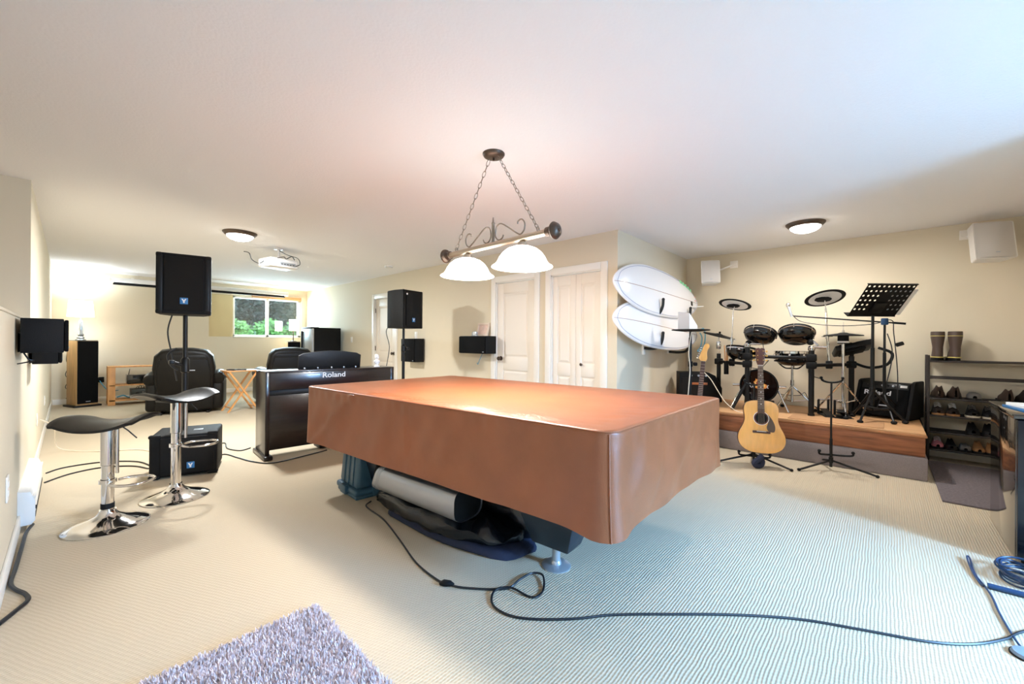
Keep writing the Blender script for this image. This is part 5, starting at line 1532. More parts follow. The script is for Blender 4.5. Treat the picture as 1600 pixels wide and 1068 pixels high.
# snare pad on its stand
def tripod(t, h0, r_, spread, m, z_hub=None, n=3, a0=0.3, foot=True, bowed=True):
    zh = z_hub or h0
    for k in range(n):
        w_ = a0 + 2 * PI * k / n
        c_, s_ = math.cos(w_), math.sin(w_)
        b = MB().cyl((0.015 * c_, 0.015 * s_, zh), (spread * c_, spread * s_, 0.02), r_, n=8)
        if bowed:
            b.cyl((0.012 * c_, 0.012 * s_, zh * 0.4), (spread * 0.55 * c_, spread * 0.55 * s_, 0.02 + (zh - 0.02) * 0.45), r_ * 0.8, n=8)
        lg = b.build('leg', m, t)
        if foot:
            MB().ball((spread * c_, spread * s_, 0.018), (0.026, 0.026, 0.018)).build('rubber_foot', M['rubber'], lg)
t = thing('snare_drum', 'shallow black snare pad on a chrome tripod stand in the middle of the kit', 'drum', (5.76, 0.80, SZ))
MB().lathe([(0, 0.525), (0.08, 0.53), (0.14, 0.55), (0.168, 0.585), (0.175, 0.61), (0.175, 0.68), (0.165, 0.69), (0, 0.685)], 44).build('shell', M['gloss_black'], t)
MB().lathe([(0.172, 0.675), (0.184, 0.675), (0.184, 0.70), (0.172, 0.70)], 44).build('hoop', M['chrome'], t)
MB().lathe([(0.172, 0.575), (0.181, 0.575), (0.181, 0.592), (0.172, 0.592)], 44).build('hoop', M['rubber'], t)
for k in range(8):
    w_ = 2 * PI * k / 8
    MB().box((-0.008, -0.011, 0.60), (0.012, 0.011, 0.67), 0.004, M=Matrix.Rotation(w_, 4, 'Z') @ Matrix.Translation((0.175, 0, 0))).build('lug', M['chrome'], t)
MB().cyl((0, 0, 0.10), (0, 0, 0.56), 0.013, n=12).build('stand_tube', M['chrome'], t)
MB().cyl((0, 0, 0.3), (0, 0, 0.36), 0.02, n=12).build('tube_collar', M['chrome'], t)
for k in range(3):
    w_ = 2 * PI * k / 3
    MB().tube(smooth_path([(0, 0, 0.5), (0.07 * math.cos(w_), 0.07 * math.sin(w_), 0.50), (0.13 * math.cos(w_), 0.13 * math.sin(w_), 0.545), (0.145 * math.cos(w_), 0.145 * math.sin(w_), 0.575)], 4), 0.008, 8).build('basket_arm', M['rubber'], t)
tripod(t, 0.3, 0.008, 0.27, M['chrome'], 0.28, a0=2.6)

# hi-hat
t = thing('hi_hat', 'black hi-hat pad on a chrome stand with a foot pedal', 'hi-hat', (5.75, 0.335, SZ))
q = MB().lathe([(0, 0.915), (0.03, 0.913), (0.05, 0.905), (0.17, 0.886), (0.178, 0.881), (0.172, 0.876), (0, 0.882)], 44)
q.build('hi_hat_pad', M['rubber'], t)
MB().lathe([(0, 0.79), (0.05, 0.79), (0.05, 0.88), (0, 0.88)], 24).build('sensor_housing', M['rubber'], t)
MB().lathe([(0.05, 0.80), (0.053, 0.80), (0.053, 0.82), (0.05, 0.82)], 24).build('white_ring', M['white_plastic'], t)
MB().cyl((0, 0, 0.10), (0, 0, 0.79), 0.014, n=14).cyl((0, 0, 0.42), (0, 0, 0.5), 0.02, n=12).build('stand_tube', M['chrome'], t)
MB().cyl((0, 0, 0.9), (0, 0, 1.03), 0.004, n=8).cyl((0, 0, 0.9), (0, 0, 0.94), 0.012, n=12).build('pull_rod', M['chrome'], t)
tripod(t, 0.3, 0.009, 0.27, M['chrome'], 0.36, a0=3.3)
MB().box((-0.28, -0.045, 0.02), (-0.02, 0.045, 0.03), 0.004, M=Matrix.Rotation(R(10), 4, 'Y')).box((-0.3, -0.05, 0.0), (0.06, 0.05, 0.01), 0.003).build('pedal', M['dark_metal'], t)

# kick pedals and small floor parts
for i, (x, y) in enumerate(((5.62, 0.47), (5.66, 0.33))):
    t = thing('drum_pedal', ['black drum pedal at the stage edge under the hi-hat, left of two', 'black drum pedal at the stage edge under the hi-hat, right of two'][i], 'pedal', (x, y, SZ + 0.006 if x < 5.62 else SZ), R(20), 'drum pedals')
    MB().box((-0.16, -0.05, 0.0), (0.12, 0.05, 0.012), 0.003).build('base_plate', M['dark_metal'], t)
    MB().hexa([(-0.15, -0.035, 0.012), (0.08, -0.035, 0.06), (0.08, 0.035, 0.06), (-0.15, 0.035, 0.012), (-0.15, -0.035, 0.022), (0.08, -0.035, 0.07), (0.08, 0.035, 0.07), (-0.15, 0.035, 0.022)], 0.002).build('foot_board', BLK, t)
    for s_ in (-1, 1):
        MB().cyl((0.09, s_ * 0.045, 0.01), (0.09, s_ * 0.045, 0.17), 0.012, n=10).build('upright', BLK, t)
    MB().cyl((0.09, -0.06, 0.165), (0.09, 0.06, 0.165), 0.008, n=10).build('axle', M['chrome'], t)

# amplifier wedge
t = thing('drum_monitor', 'black wedge drum amplifier at the right end of the stage', 'amplifier', (6.03, -0.03, SZ), R(-110))
w2 = 0.225
prof_ = [(-0.20, 0.02), (0.16, 0.02), (0.16, 0.40), (-0.02, 0.40), (-0.06, 0.385)]
Mp = Matrix(((0, 0, 1, 0), (1, 0, 0, 0), (0, 1, 0, 0), (0, 0, 0, 1)))
MB().prism([(-0.19, 0.03), (0.15, 0.03), (0.15, 0.37), (-0.06, 0.37)], 2 * w2 - 0.04, 0.006, M=Matrix.Translation((-w2 + 0.02, 0, 0)) @ Mp).build('cabinet', M['grille_dark'], t)
for s_ in (-1, 1):
    MB().prism(prof_, 0.035, 0.012, 2, M=Matrix.Translation((s_ * w2 - 0.0175, 0, 0)) @ Mp).build('side_cheek', M['black_tex'], t)
# front slope direction
a = Vector((0, -0.19, 0.03)); c = Vector((0, -0.06, 0.37))
sl = (c - a).normalized()
nm = Vector((0, -sl.z, sl.y))
Ms = Matrix(((1, 0, 0, 0), (0, sl.y, nm.y, 0), (0, sl.z, nm.z, 0), (0, 0, 0, 1)))
Mo = Matrix.Translation(a) @ Ms
MB().box((-w2 + 0.03, 0.01, 0.0), (w2 - 0.03, 0.29, 0.008), 0.004, M=Mo).build('grille', M['grille_dark'], t)
text('lettering', 'Roland', 0.07, M['silver_print'], t, Mo @ Matrix.Translation((-0.05, 0.245, 0.010)), 0.0008, 0.0015, xs=1.2)
text('lettering', 'PM-10', 0.03, M['silver_plastic'], t, Mo @ Matrix.Translation((0.03, 0.11, 0.010)), 0.0006, 0.0005) if False else MB().box((-0.02, 0.105, 0.008), (0.07, 0.118, 0.010), M=Mo).build('model_strip', M['silver_plastic'], t)
cp = MB().box((-w2 + 0.03, 0.30, 0.0), (w2 - 0.03, 0.36, 0.006), 0.003, M=Mo).build('control_panel', M['dark_metal'], t)
for k in range(6):
    MB().cyl(Mo @ Vector((-0.15 + 0.045 * k, 0.33, 0.0)), Mo @ Vector((-0.15 + 0.045 * k, 0.33, 0.022)), 0.011, 0.009, 12).build('knob', M['silver_plastic'] if k % 2 else BLK, cp)
MB().box((0.13, 0.32, 0.004), (0.185, 0.345, 0.009), M=Mo).build('label', M['white_print'], cp)
for s_ in (-1, 1):
    MB().box((s_ * 0.2 - 0.025, -0.16, 0), (s_ * 0.2 + 0.025, 0.13, 0.03), 0.004).build('foot', M['rubber'], t)
cable('power_cord', [(6.10, -0.22, SZ + 0.012), (6.16, -0.262, SZ + 0.01), (6.12, -0.292, SZ - 0.05), (6.04, -0.298, SZ - 0.2), (6.05, -0.296, 0.1)], 0.009, M['cable_black'], 'black cord dropping off the right end of the stage', 'cord')

# music stand with perforated desk
MSX, MSY = 5.56, 0.09
t = thing('music_stand', 'black music stand with a perforated desk on the stage edge', 'music stand', (MSX, MSY, SZ))
MB().cyl((0, 0, 0.16), (0, 0, 0.75), 0.017, n=14).build('lower_tube', BLK, t)
MB().cyl((0, 0, 0.7), (0, 0, 1.08), 0.0125, n=14).build('upper_tube', BLK, t)
tripod(t, 0.3, 0.011, 0.25, BLK, 0.30, a0=R(160), foot=True)
MB().cyl((0, 0, 0.28), (0, 0, 0.34), 0.025, n=14).build('leg_hub', BLK, t)
ex = Vector((math.sin(YAW) * 0.99, -math.cos(YAW) * 0.99, 0)).normalized()
lean = Vector((-math.cos(YAW), -math.sin(YAW), 0))
ey = (Vector((0, 0, 1)) * 0.77 + lean * 0.64).normalized()
ez = ex.cross(ey)
Md = Matrix(((ex.x, ey.x, ez.x, 0), (ex.y, ey.y, ez.y, 0), (ex.z, ey.z, ez.z, 0), (0, 0, 0, 1)))
Md = Matrix.Translation((0, 0, 1.10)) @ Md
bm = bmesh.new()
CW, CH, nc, nr = 0.048, 0.054, 10, 7
def cellv(cx_, cy_, hole):
    sq = [(-1, -1), (0, -1), (1, -1), (1, 0), (1, 1), (0, 1), (-1, 1), (-1, 0)]
    o_ = [bm.verts.new((cx_ + a * CW / 2, cy_ + b * CH / 2, 0)) for a, b in sq]
    if not hole:
        bm.faces.new(o_)
        return
    i_ = [bm.verts.new((cx_ + 0.0115 * math.cos(R(225 + 45 * k)), cy_ + 0.0115 * math.sin(R(225 + 45 * k)), 0)) for k in range(8)]
    for k in range(8):
        bm.faces.new((o_[k], o_[(k + 1) % 8], i_[(k + 1) % 8], i_[k]))
for r_ in range(nr):
    for c in range(nc):
        mid = abs(c - 4.5) < (0.6 + (nr - 1 - r_) * 0.28) and r_ < nr - 2
        cellv(-CW * (nc - 1) / 2 + c * CW, 0.0 + r_ * CH, 0 < r_ and not mid and not (r_ in (0,)) and 0 <= c < nc and not (c == 0 and False))
bmesh.ops.remove_doubles(bm, verts=bm.verts, dist=1e-4)
bmesh.ops.solidify(bm, geom=list(bm.faces), thickness=0.0025)
bmesh.ops.recalc_face_normals(bm, faces=bm.faces)
q = MB(); q.bm.free(); q.bm = bm
bmesh.ops.transform(bm, matrix=Md, verts=bm.verts)
dk = q.build('desk', BLK, t, smooth=False)
MB().box((-0.245, -0.035, -0.06), (0.245, -0.027, 0.004), 0.002, M=Md).build('lip', BLK, t)
MB().box((-0.245, 0.345, -0.012), (0.245, 0.353, 0.004), 0.002, M=Md).build('top_rim', BLK, t)
MB().box((-0.06, 0.02, 0.003), (0.06, 0.14, 0.02), 0.006, M=Md).build('desk_bracket', BLK, t)
o = MB().box((0.0, 0.0, 0), (0.295, 0.31, 0.002), M=Matrix.Translation((MSX, MSY, SZ)) @ Md @ Matrix.Translation((0.0, -0.02, -0.012))).build('sheet_music', M['paper'])
tag(o, 'white sheet of paper on the music stand sticking out at its right', 'paper')

# microphone boom stand
t = thing('microphone_stand', 'black boom microphone stand behind the music stand', 'microphone stand', (5.76, 0.0, SZ))
MB().cyl((0, 0, 0.2), (0, 0, 0.7), 0.014, n=12).build('lower_tube', BLK, t)
MB().cyl((0, 0, 0.66), (0, 0, 1.02), 0.010, n=12).build('upper_tube', BLK, t)
MB().box((-0.025, -0.03, 0.99), (0.025, 0.03, 1.06), 0.01).build('boom_clutch', M['cable_navy'], t)
MB().cyl((0.03, -0.16, 1.00), (-0.05, 0.78, 1.11), 0.0075, n=10).cyl((0.025, -0.16, 1.0), (0.022, -0.06, 1.013), 0.011, n=10).build('boom', BLK, t)
MB().cyl((0.02, -0.09, 0.78), (0.04, -0.14, 0.80), 0.02, n=12).build('tightening_knob', BLK, t)
tripod(t, 0.3, 0.010, 0.28, BLK, 0.26, a0=R(75), bowed=True)
MB().tube(smooth_path([(-0.04, 0.8, 1.13), (-0.03, 0.7, 1.04), (-0.02, 0.4, 0.99), (0.0, 0.1, 1.0), (0.01, -0.05, 1.04), (0.02, -0.07, 0.9), (0.0, -0.1, 0.5), (0.02, -0.1, 0.2)], 6), 0.0045, 6).build('cord', M['cable_black'], t)
MB().tube(smooth_path([(0.0, -0.02, 0.9), (0.02, -0.06, 0.7), (0.0, -0.02, 0.4), (0.04, 0.06, 0.1)], 6), 0.0045, 6).build('cord', M['cable_black'], t)
t2 = thing('microphone', 'silver microphone at the left tip of the boom', 'microphone', (5.705, 0.80, SZ + 1.13))
MB().cyl((0, 0.0, -0.03), (0.0, 0.03, 0.09), 0.012, 0.016, 14).build('handle', M['silver_plastic'], t2)
MB().ball((0, 0.036, 0.11), (0.024, 0.024, 0.03)).build('grille_ball', M['chrome'], t2)

# ---------------------------------------------------------------- guitars
M['spruce'] = wood_mat('spruce_top', (236, 176, 100), 0.22, axis=2, var=0.08, scale=5, coat=0.5)
M['mahogany'] = wood_mat('dark_mahogany', (92, 48, 32), 0.3, axis=2, var=0.25, coat=0.3)
M['rosewood'] = wood_mat('rosewood_board', (78, 52, 44), 0.5, axis=2, var=0.25)
M['maple'] = wood_mat('maple_headstock', (232, 172, 92), 0.3, axis=2, var=0.08, coat=0.3)
M['guard'] = mat('brown_pickguard', (92, 74, 62), 0.3)
M['gold'] = mat('gold_tuner', (226, 180, 100), 0.25, metal=0.9)
def acoustic(loc, rz, leanx):
    t = thing('acoustic_guitar', 'acoustic guitar with a natural spruce top leaning on a floor stand by the stage', 'guitar', loc, rz)
    Ml = Matrix.Rotation(leanx, 4, 'X')
    prof_ = [(0, 0.0), (0.004, 0.07), (0.02, 0.125), (0.05, 0.168), (0.09, 0.192), (0.13, 0.2), (0.17, 0.197), (0.21, 0.183), (0.25, 0.163), (0.29, 0.147), (0.32, 0.141), (0.35, 0.141), (0.39, 0.146), (0.43, 0.147), (0.46, 0.14), (0.485, 0.122), (0.50, 0.09), (0.508, 0.05), (0.51, 0.0)]
    sp = smooth_path([(p[1], p[0], 0) for p in prof_], 4)
    out = [(p.x, p.y) for p in sp] + [(-p.x, p.y) for p in reversed(sp[1:-1])]
    # body: outline in x/z, depth along +y
    b = MB().prism(out, 0.10, 0.004, 2, M=Ml @ Matrix.Translation((0, 0.10, 0)) @ STAND).build('body', M['mahogany'], t)
    MB().prism([(p[0] * 0.992, 0.002 + p[1] * 0.992) for p in out], 0.004, 0.001, M=Ml @ Matrix.Translation((0, 0.0, 0)) @ STAND).build('soundboard', M['spruce'], t)
    def ring(r0, r1, y, nme, m):
        MB().lathe([(r0, 0), (r1, 0), (r1, 0.0015), (r0, 0.0015)] if r0 > 0 else [(0, 0), (r1, 0), (r1, 0.0015), (0, 0.0015)], 36, Ml @ Matrix.Translation((0, y, 0.335)) @ Matrix.Rotation(PI / 2, 4, 'X')).build(nme, m, t)
    ring(0, 0.05, -0.0042, 'sound_hole', M['rubber'])
    ring(0.05, 0.062, -0.0044, 'rosette', M['mahogany'])
    ring(0.062, 0.066, -0.0044, 'rosette_ring', M['paper'])
    gp = smooth_path([(0.03, 0.375, 0), (0.06, 0.37, 0), (0.095, 0.32, 0), (0.115, 0.26, 0), (0.105, 0.21, 0), (0.06, 0.215, 0), (0.045, 0.25, 0), (0.055, 0.29, 0), (0.062, 0.33, 0), (0.045, 0.36, 0)], 5, True)
    MB().prism([(p.x, p.y) for p in gp], 0.0015, M=Ml @ Matrix.Translation((0, -0.0042, 0)) @ STAND).build('pickguard', M['guard'], t, smooth=False)
    br = MB().box((-0.075, -0.014, 0.192), (0.075, -0.004, 0.214), 0.003, M=Ml).build('bridge', M['rosewood'], t)
    MB().box((-0.04, -0.018, 0.207), (0.04, -0.013, 0.211), 0.001, M=Ml).build('saddle', M['paper'], br)
    MB().hexa([(-0.029, -0.012, 0.39), (0.029, -0.012, 0.39), (0.029, 0.0, 0.39), (-0.029, 0.0, 0.39), (-0.022, -0.014, 0.85), (0.022, -0.014, 0.85), (0.022, -0.002, 0.85), (-0.022, -0.002, 0.85)], M=Ml).build('fretboard', M['rosewood'], t)
    MB().hexa([(-0.026, 0.0, 0.50), (0.026, 0.0, 0.50), (0.026, 0.05, 0.50), (-0.026, 0.05, 0.50), (-0.021, -0.002, 0.86), (0.021, -0.002, 0.86), (0.018, 0.018, 0.86), (-0.018, 0.018, 0.86)], M=Ml).build('neck', M['mahogany'], t)
    fr = MB()
    for k in range(18):
        z = 0.19 + 0.65 * 2 ** (-k / 12.0)
        if z > 0.4:
            w_ = 0.022 + (0.85 - z) * 0.0152
            fr.box((-w_, -0.0155, z - 0.0012), (w_, -0.012, z + 0.0012), M=Ml)
    fr.build('frets', M['brushed'], t)
    dots = MB()
    for k in (3, 5, 7, 9, 12, 15):
        z = 0.19 + 0.65 * (2 ** (-k / 12.0) + 2 ** (-(k - 1) / 12.0)) / 2
        dots.lathe([(0, 0), (0.005, 0), (0.005, 0.002), (0, 0.002)], 8, Ml @ Matrix.Translation((0, -0.0128, z)) @ Matrix.Rotation(PI / 2, 4, 'X'))
    dots.build('fret_markers', M['paper'], t)
    MB().box((-0.023, -0.018, 0.85), (0.023, -0.004, 0.856), 0.001, M=Ml).build('nut', M['paper'], t)
    hs = MB().prism([(-0.023, 0.856), (0.023, 0.856), (0.036, 0.89), (0.04, 1.02), (0.015, 1.03), (0, 1.022), (-0.015, 1.03), (-0.04, 1.02), (-0.036, 0.89)], 0.014, 0.002, M=Ml @ Matrix.Translation((0, 0.004, 0)) @ STAND).build('headstock', M['mahogany'], t)
    for s_ in (-1, 1):
        for z in (0.905, 0.95, 0.995):
            MB().cyl(Ml @ Vector((s_ * 0.03, 0.0, z)), Ml @ Vector((s_ * 0.056, 0.0, z)), 0.004, n=8).ball(Ml @ Vector((s_ * 0.058, 0, z)), (0.008, 0.005, 0.010)).cyl(Ml @ Vector((s_ * 0.024, -0.01, z)), Ml @ Vector((s_ * 0.024, -0.026, z)), 0.005, n=8).build('tuner', M['gold'], hs)
    stg = MB()
    for k in range(6):
        x0 = -0.026 + 0.0104 * k
        x1 = -0.017 + 0.0068 * k
        stg.cyl(Ml @ Vector((x0, -0.0185, 0.209)), Ml @ Vector((x1, -0.0182, 0.853)), 0.0006, n=4)
    stg.build('strings', M['brushed'], t)
    return t
def guitar_stand(name, label, x, y, rz, h_, dz=0.0):
    t = thing(name, label, 'guitar stand', (x, y, 0), rz, 'tripod guitar stands')
    MB().cyl((0, 0, 0.03), (0, 0, 0.30), 0.012, n=12).cyl((0, 0, 0.07), (0, 0, 0.12), 0.018, n=12).build('lower_tube', M['dark_metal'], t)
    MB().cyl((0, 0, 0.28), (0, 0.0, h_), 0.0085, n=12).build('upper_tube', M['dark_metal'], t)
    MB().tube(smooth_path([(-0.085, -0.01, h_ + 0.045), (-0.075, -0.01, h_ + 0.02), (-0.03, 0, h_ + 0.003), (0.03, 0, h_ + 0.003), (0.075, -0.01, h_ + 0.02), (0.085, -0.01, h_ + 0.045)], 5), 0.009, 8).ball((-0.085, -0.01, h_ + 0.045), 0.013).ball((0.085, -0.01, h_ + 0.045), 0.013).build('neck_yoke', M['rubber'], t)
    MB().tube(smooth_path([(-0.13, -0.11, 0.20 + dz), (-0.125, -0.10, 0.17 + dz), (-0.06, -0.03, 0.15 + dz), (0, 0, 0.145 + dz), (0.06, -0.03, 0.15 + dz), (0.125, -0.10, 0.17 + dz), (0.13, -0.11, 0.20 + dz)], 5), 0.009, 8).ball((-0.13, -0.11, 0.20 + dz), 0.014).ball((0.13, -0.11, 0.20 + dz), 0.014).build('body_yoke', M['rubber'], t)
    for w_ in (R(205), R(335), R(90)):
        c_, s_ = math.cos(w_), math.sin(w_)
        lg = MB().cyl((0.01 * c_, 0.01 * s_, 0.09), (0.33 * c_, 0.33 * s_, 0.014), 0.0095, n=10).build('leg', M['dark_metal'], t)
        MB().ball((0.33 * c_, 0.33 * s_, 0.014), (0.016, 0.016, 0.013)).build('rubber_foot', M['rubber'], lg)
    return t
FACE = R(-66)
guitar_stand('guitar_stand', 'dark tripod stand holding the acoustic guitar', 4.64, 0.96, FACE - R(10), 0.78, -0.075)
acoustic((4.53, 0.87, 0.135), R(-72), R(-9))
o = MB().tube(smooth_path([(4.50, 0.86, 0.12), (4.47, 0.88, 0.09), (4.44, 0.91, 0.06), (4.45, 0.90, 0.03), (4.49, 0.87, 0.03), (4.50, 0.86, 0.07), (4.48, 0.88, 0.11)], 5), 0.026, 8).build('strap_roll', M['navy'])
tag(o, 'dark navy strap rolled up below the acoustic guitar', 'strap')
guitar_stand('guitar_stand', 'empty dark tripod guitar stand in front of the stage', 4.90, 0.37, FACE, 0.83)

# electric guitar behind the table
t = thing('electric_guitar', 'electric guitar with maple headstock standing behind the covered table', 'guitar', (4.62, 1.51, 0.15), R(-70))
Ml = Matrix.Rotation(R(-10), 4, 'X') @ Matrix.Rotation(R(5), 4, 'Y')
bd = smooth_path([(0, 0.0, 0), (0.12, 0.02, 0), (0.16, 0.1, 0), (0.12, 0.2, 0), (0.12, 0.3, 0), (0.15, 0.38, 0), (0.09, 0.36, 0), (0.03, 0.30, 0), (-0.03, 0.30, 0), (-0.08, 0.40, 0), (-0.15, 0.42, 0), (-0.12, 0.3, 0), (-0.13, 0.2, 0), (-0.165, 0.1, 0), (-0.12, 0.02, 0)], 5, True)
MB().prism([(p.x, p.y) for p in bd], 0.045, 0.008, 2, M=Ml @ Matrix.Translation((0, 0.045, 0)) @ STAND).build('body', M['gloss_black'], t)
MB().hexa([(-0.028, -0.012, 0.27), (0.028, -0.012, 0.27), (0.028, 0.012, 0.27), (-0.028, 0.012, 0.27), (-0.021, -0.012, 0.86), (0.021, -0.012, 0.86), (0.021, 0.01, 0.86), (-0.021, 0.01, 0.86)], M=Ml).build('neck', M['rosewood'], t)
fr = MB()
for k in range(20):
    z = 0.21 + 0.65 * 2 ** (-k / 12.0)
    fr.box((-0.022, -0.0145, z - 0.0012), (0.022, -0.011, z + 0.0012), M=Ml)
fr.build('frets', M['brushed'], t)
hs = smooth_path([(-0.022, 0.86, 0), (0.022, 0.86, 0), (0.038, 0.90, 0), (0.03, 0.94, 0), (0.034, 0.99, 0), (0.05, 1.03, 0), (0.035, 1.06, 0), (0.005, 1.055, 0), (-0.01, 1.03, 0), (-0.024, 0.98, 0), (-0.04, 0.92, 0), (-0.045, 0.89, 0)], 4, True)
h2 = MB().prism([(p.x, p.y) for p in hs], 0.014, 0.002, M=Ml @ Matrix.Translation((0, 0.004, 0)) @ STAND).build('headstock', M['maple'], t)
for k in range(6):
    z = 0.885 + 0.024 * k
    MB().cyl(Ml @ Vector((-0.035 + 0.005 * k, 0, z)), Ml @ Vector((-0.062 + 0.006 * k, 0, z + 0.006)), 0.003, n=6).ball(Ml @ Vector((-0.066 + 0.006 * k, 0, z + 0.006)), (0.008, 0.004, 0.008)).build('tuner', M['chrome'], h2)
st_ = thing('guitar_stand', 'low black stand under the electric guitar, hidden by the table', 'guitar stand', (4.66, 1.53, 0), R(-70))
for s_ in (-1, 1):
    MB().tube([(s_ * 0.10, -0.1, 0.055), (s_ * 0.10, 0.08, 0.03), (s_ * 0.12, 0.16, 0.3)], 0.011, 8).box((s_ * 0.1 - 0.012, -0.12, 0), (s_ * 0.1 + 0.012, 0.1, 0.03), 0.004).build('side_frame', M['dark_metal'], st_)
MB().cyl((-0.11, 0.12, 0.16), (0.11, 0.12, 0.16), 0.009, n=8).build('crossbar', M['dark_metal'], st_)

# guitar amplifier at the left of the stage
t = thing('guitar_amplifier', 'black guitar amplifier with sloping side at the left end of the stage', 'amplifier', (5.72, 1.86, SZ), R(-60))
MB().prism([(-0.24, 0.02), (0.28, 0.02), (0.28, 0.20), (0.20, 0.36), (0.12, 0.40), (-0.24, 0.40)], 0.26, 0.012, 2, M=Matrix.Translation((0, 0.13, 0)) @ STAND).build('cabinet', M['black_tex'], t)
MB().prism([(-0.2, 0.04), (0.24, 0.04), (0.24, 0.19), (0.17, 0.33), (-0.2, 0.33)], 0.008, 0.003, M=Matrix.Translation((0, -0.128, 0)) @ STAND).build('grille', M['grille'], t)
for k in range(3):
    MB().cyl((-0.1 + 0.09 * k, -0.13, 0.36), (-0.1 + 0.09 * k, -0.15, 0.36), 0.013, n=12).build('knob', M['silver_plastic'], t)
MB().box((-0.12, -0.139, 0.24), (0.1, -0.135, 0.27), 0.003).build('nameplate', mat('copper_plate', (196, 120, 76), 0.35, metal=0.6), t)
for x in (-0.2, 0.24):
    MB().box((x - 0.02, -0.1, 0), (x + 0.02, 0.1, 0.022), 0.004).build('foot', M['rubber'], t)

# tray stand
t = thing('tray_stand', 'black tripod stand with a flat tray below the lower surfboard', 'stand', (4.76, 1.62, 0), R(-43))
MB().cyl((0, 0, 0.3), (0, 0, 0.95), 0.018, n=14).build('lower_tube', BLK, t)
MB().cyl((0, 0, 0.9), (0, 0, 1.33), 0.014, n=14).build('upper_tube', BLK, t)
MB().cyl((0, 0, 0.93), (0, 0, 0.99), 0.025, n=14).box((0.02, -0.05, 0.94), (0.06, -0.01, 0.98), 0.01).build('clamp', M['rubber'], t)
MB().lathe([(0, 1.325), (0.1, 1.327), (0.195, 1.338), (0.205, 1.345), (0.195, 1.35), (0.1, 1.352), (0, 1.355)], 36).build('tray', M['rubber'], t)
tripod(t, 0.5, 0.012, 0.36, BLK, 0.62, a0=0.4)
MB().tube(smooth_path([(0.0, -0.02, 1.32), (-0.03, -0.02, 1.1), (-0.02, -0.03, 0.9), (-0.05, -0.06, 0.7), (-0.06, -0.04, 0.4)], 6), 0.005, 6).build('cord', M['cable_white'], t)
t = thing('folded_card', 'white folded card standing on the black tray before the surfboard tails', 'card', (4.74, 1.63, 1.353), R(-60))
MB().hexa([(-0.11, 0.05, 0), (0.0, -0.02, 0), (0.004, -0.016, 0), (-0.106, 0.054, 0), (-0.11, 0.05, 0.20), (0.0, -0.02, 0.18), (0.004, -0.016, 0.18), (-0.106, 0.054, 0.20)]).build('left_leaf', M['speaker_white'], t)
MB().hexa([(0.0, -0.02, 0), (0.10, 0.06, 0), (0.096, 0.064, 0), (-0.004, -0.016, 0), (0.0, -0.02, 0.18), (0.10, 0.06, 0.04), (0.096, 0.064, 0.04), (-0.004, -0.016, 0.18)]).build('right_leaf', M['paper'], t)
cable('instrument_cable', [(5.5, 1.72, 0.84), (5.42, 1.6, 0.75), (5.36, 1.5, 0.62), (5.30, 1.4, 0.5), (5.2, 1.25, SZ + 0.008), (5.16, 1.1, SZ + 0.006)], 0.005, M['cable_white'], 'white instrument cable sagging from the guitar amplifier to the stage edge', 'cable')
cable('instrument_cable', [(5.62, 1.0, 0.66), (5.7, 0.9, 0.60), (5.9, 0.75, 0.58), (6.1, 0.72, 0.6), (6.27, 0.7, 0.5)], 0.004, M['cable_black'], 'thin black cable from the bass drum pad back to the wall', 'cable')

# ---------------------------------------------------------------- shoe rack
RXa, RXb = 6.0, 6.26
t = thing('shoe_rack', 'dark metal multi-tier shoe rack against the stage wall', 'shoe rack', (0, 0, 0))
for x in (RXa, RXb):
    for y, zt in ((-0.335, 1.09), (-0.83, 0.67), (-1.08, 1.09)):
        MB().box((x - 0.011, y - 0.011, 0), (x + 0.011, y + 0.011, zt), 0.002).build('post', M['shelf_metal'], t)
LV = [(0.13, -0.83), (0.305, -0.83), (0.475, -0.83), (0.65, -1.08), (0.86, -1.08), (1.03, -1.08)]
M['rack_mesh'] = mat('dark_shelf_fabric', (40, 36, 34), 0.8, bump=0.1)
for i, (z, y1) in enumerate(LV):
    for x in (RXa, RXb):
        MB().box((x - 0.010, y1, z - 0.012), (x + 0.010, -0.335, z + 0.006), 0.003).build('rail', M['shelf_metal'], t)
    if i not in (4,):
        MB().box((RXa, y1 + 0.005, z - 0.004), (RXb, -0.34, z + 0.002)).build('shelf', M['rack_mesh'], t)
for y in (-0.335, -0.83):
    for z in (0.13, 0.305, 0.475, 0.65):
        MB().box((RXa, y - 0.008, z - 0.008), (RXb, y + 0.008, z + 0.004), 0.002).build('side_rail', M['shelf_metal'], t)

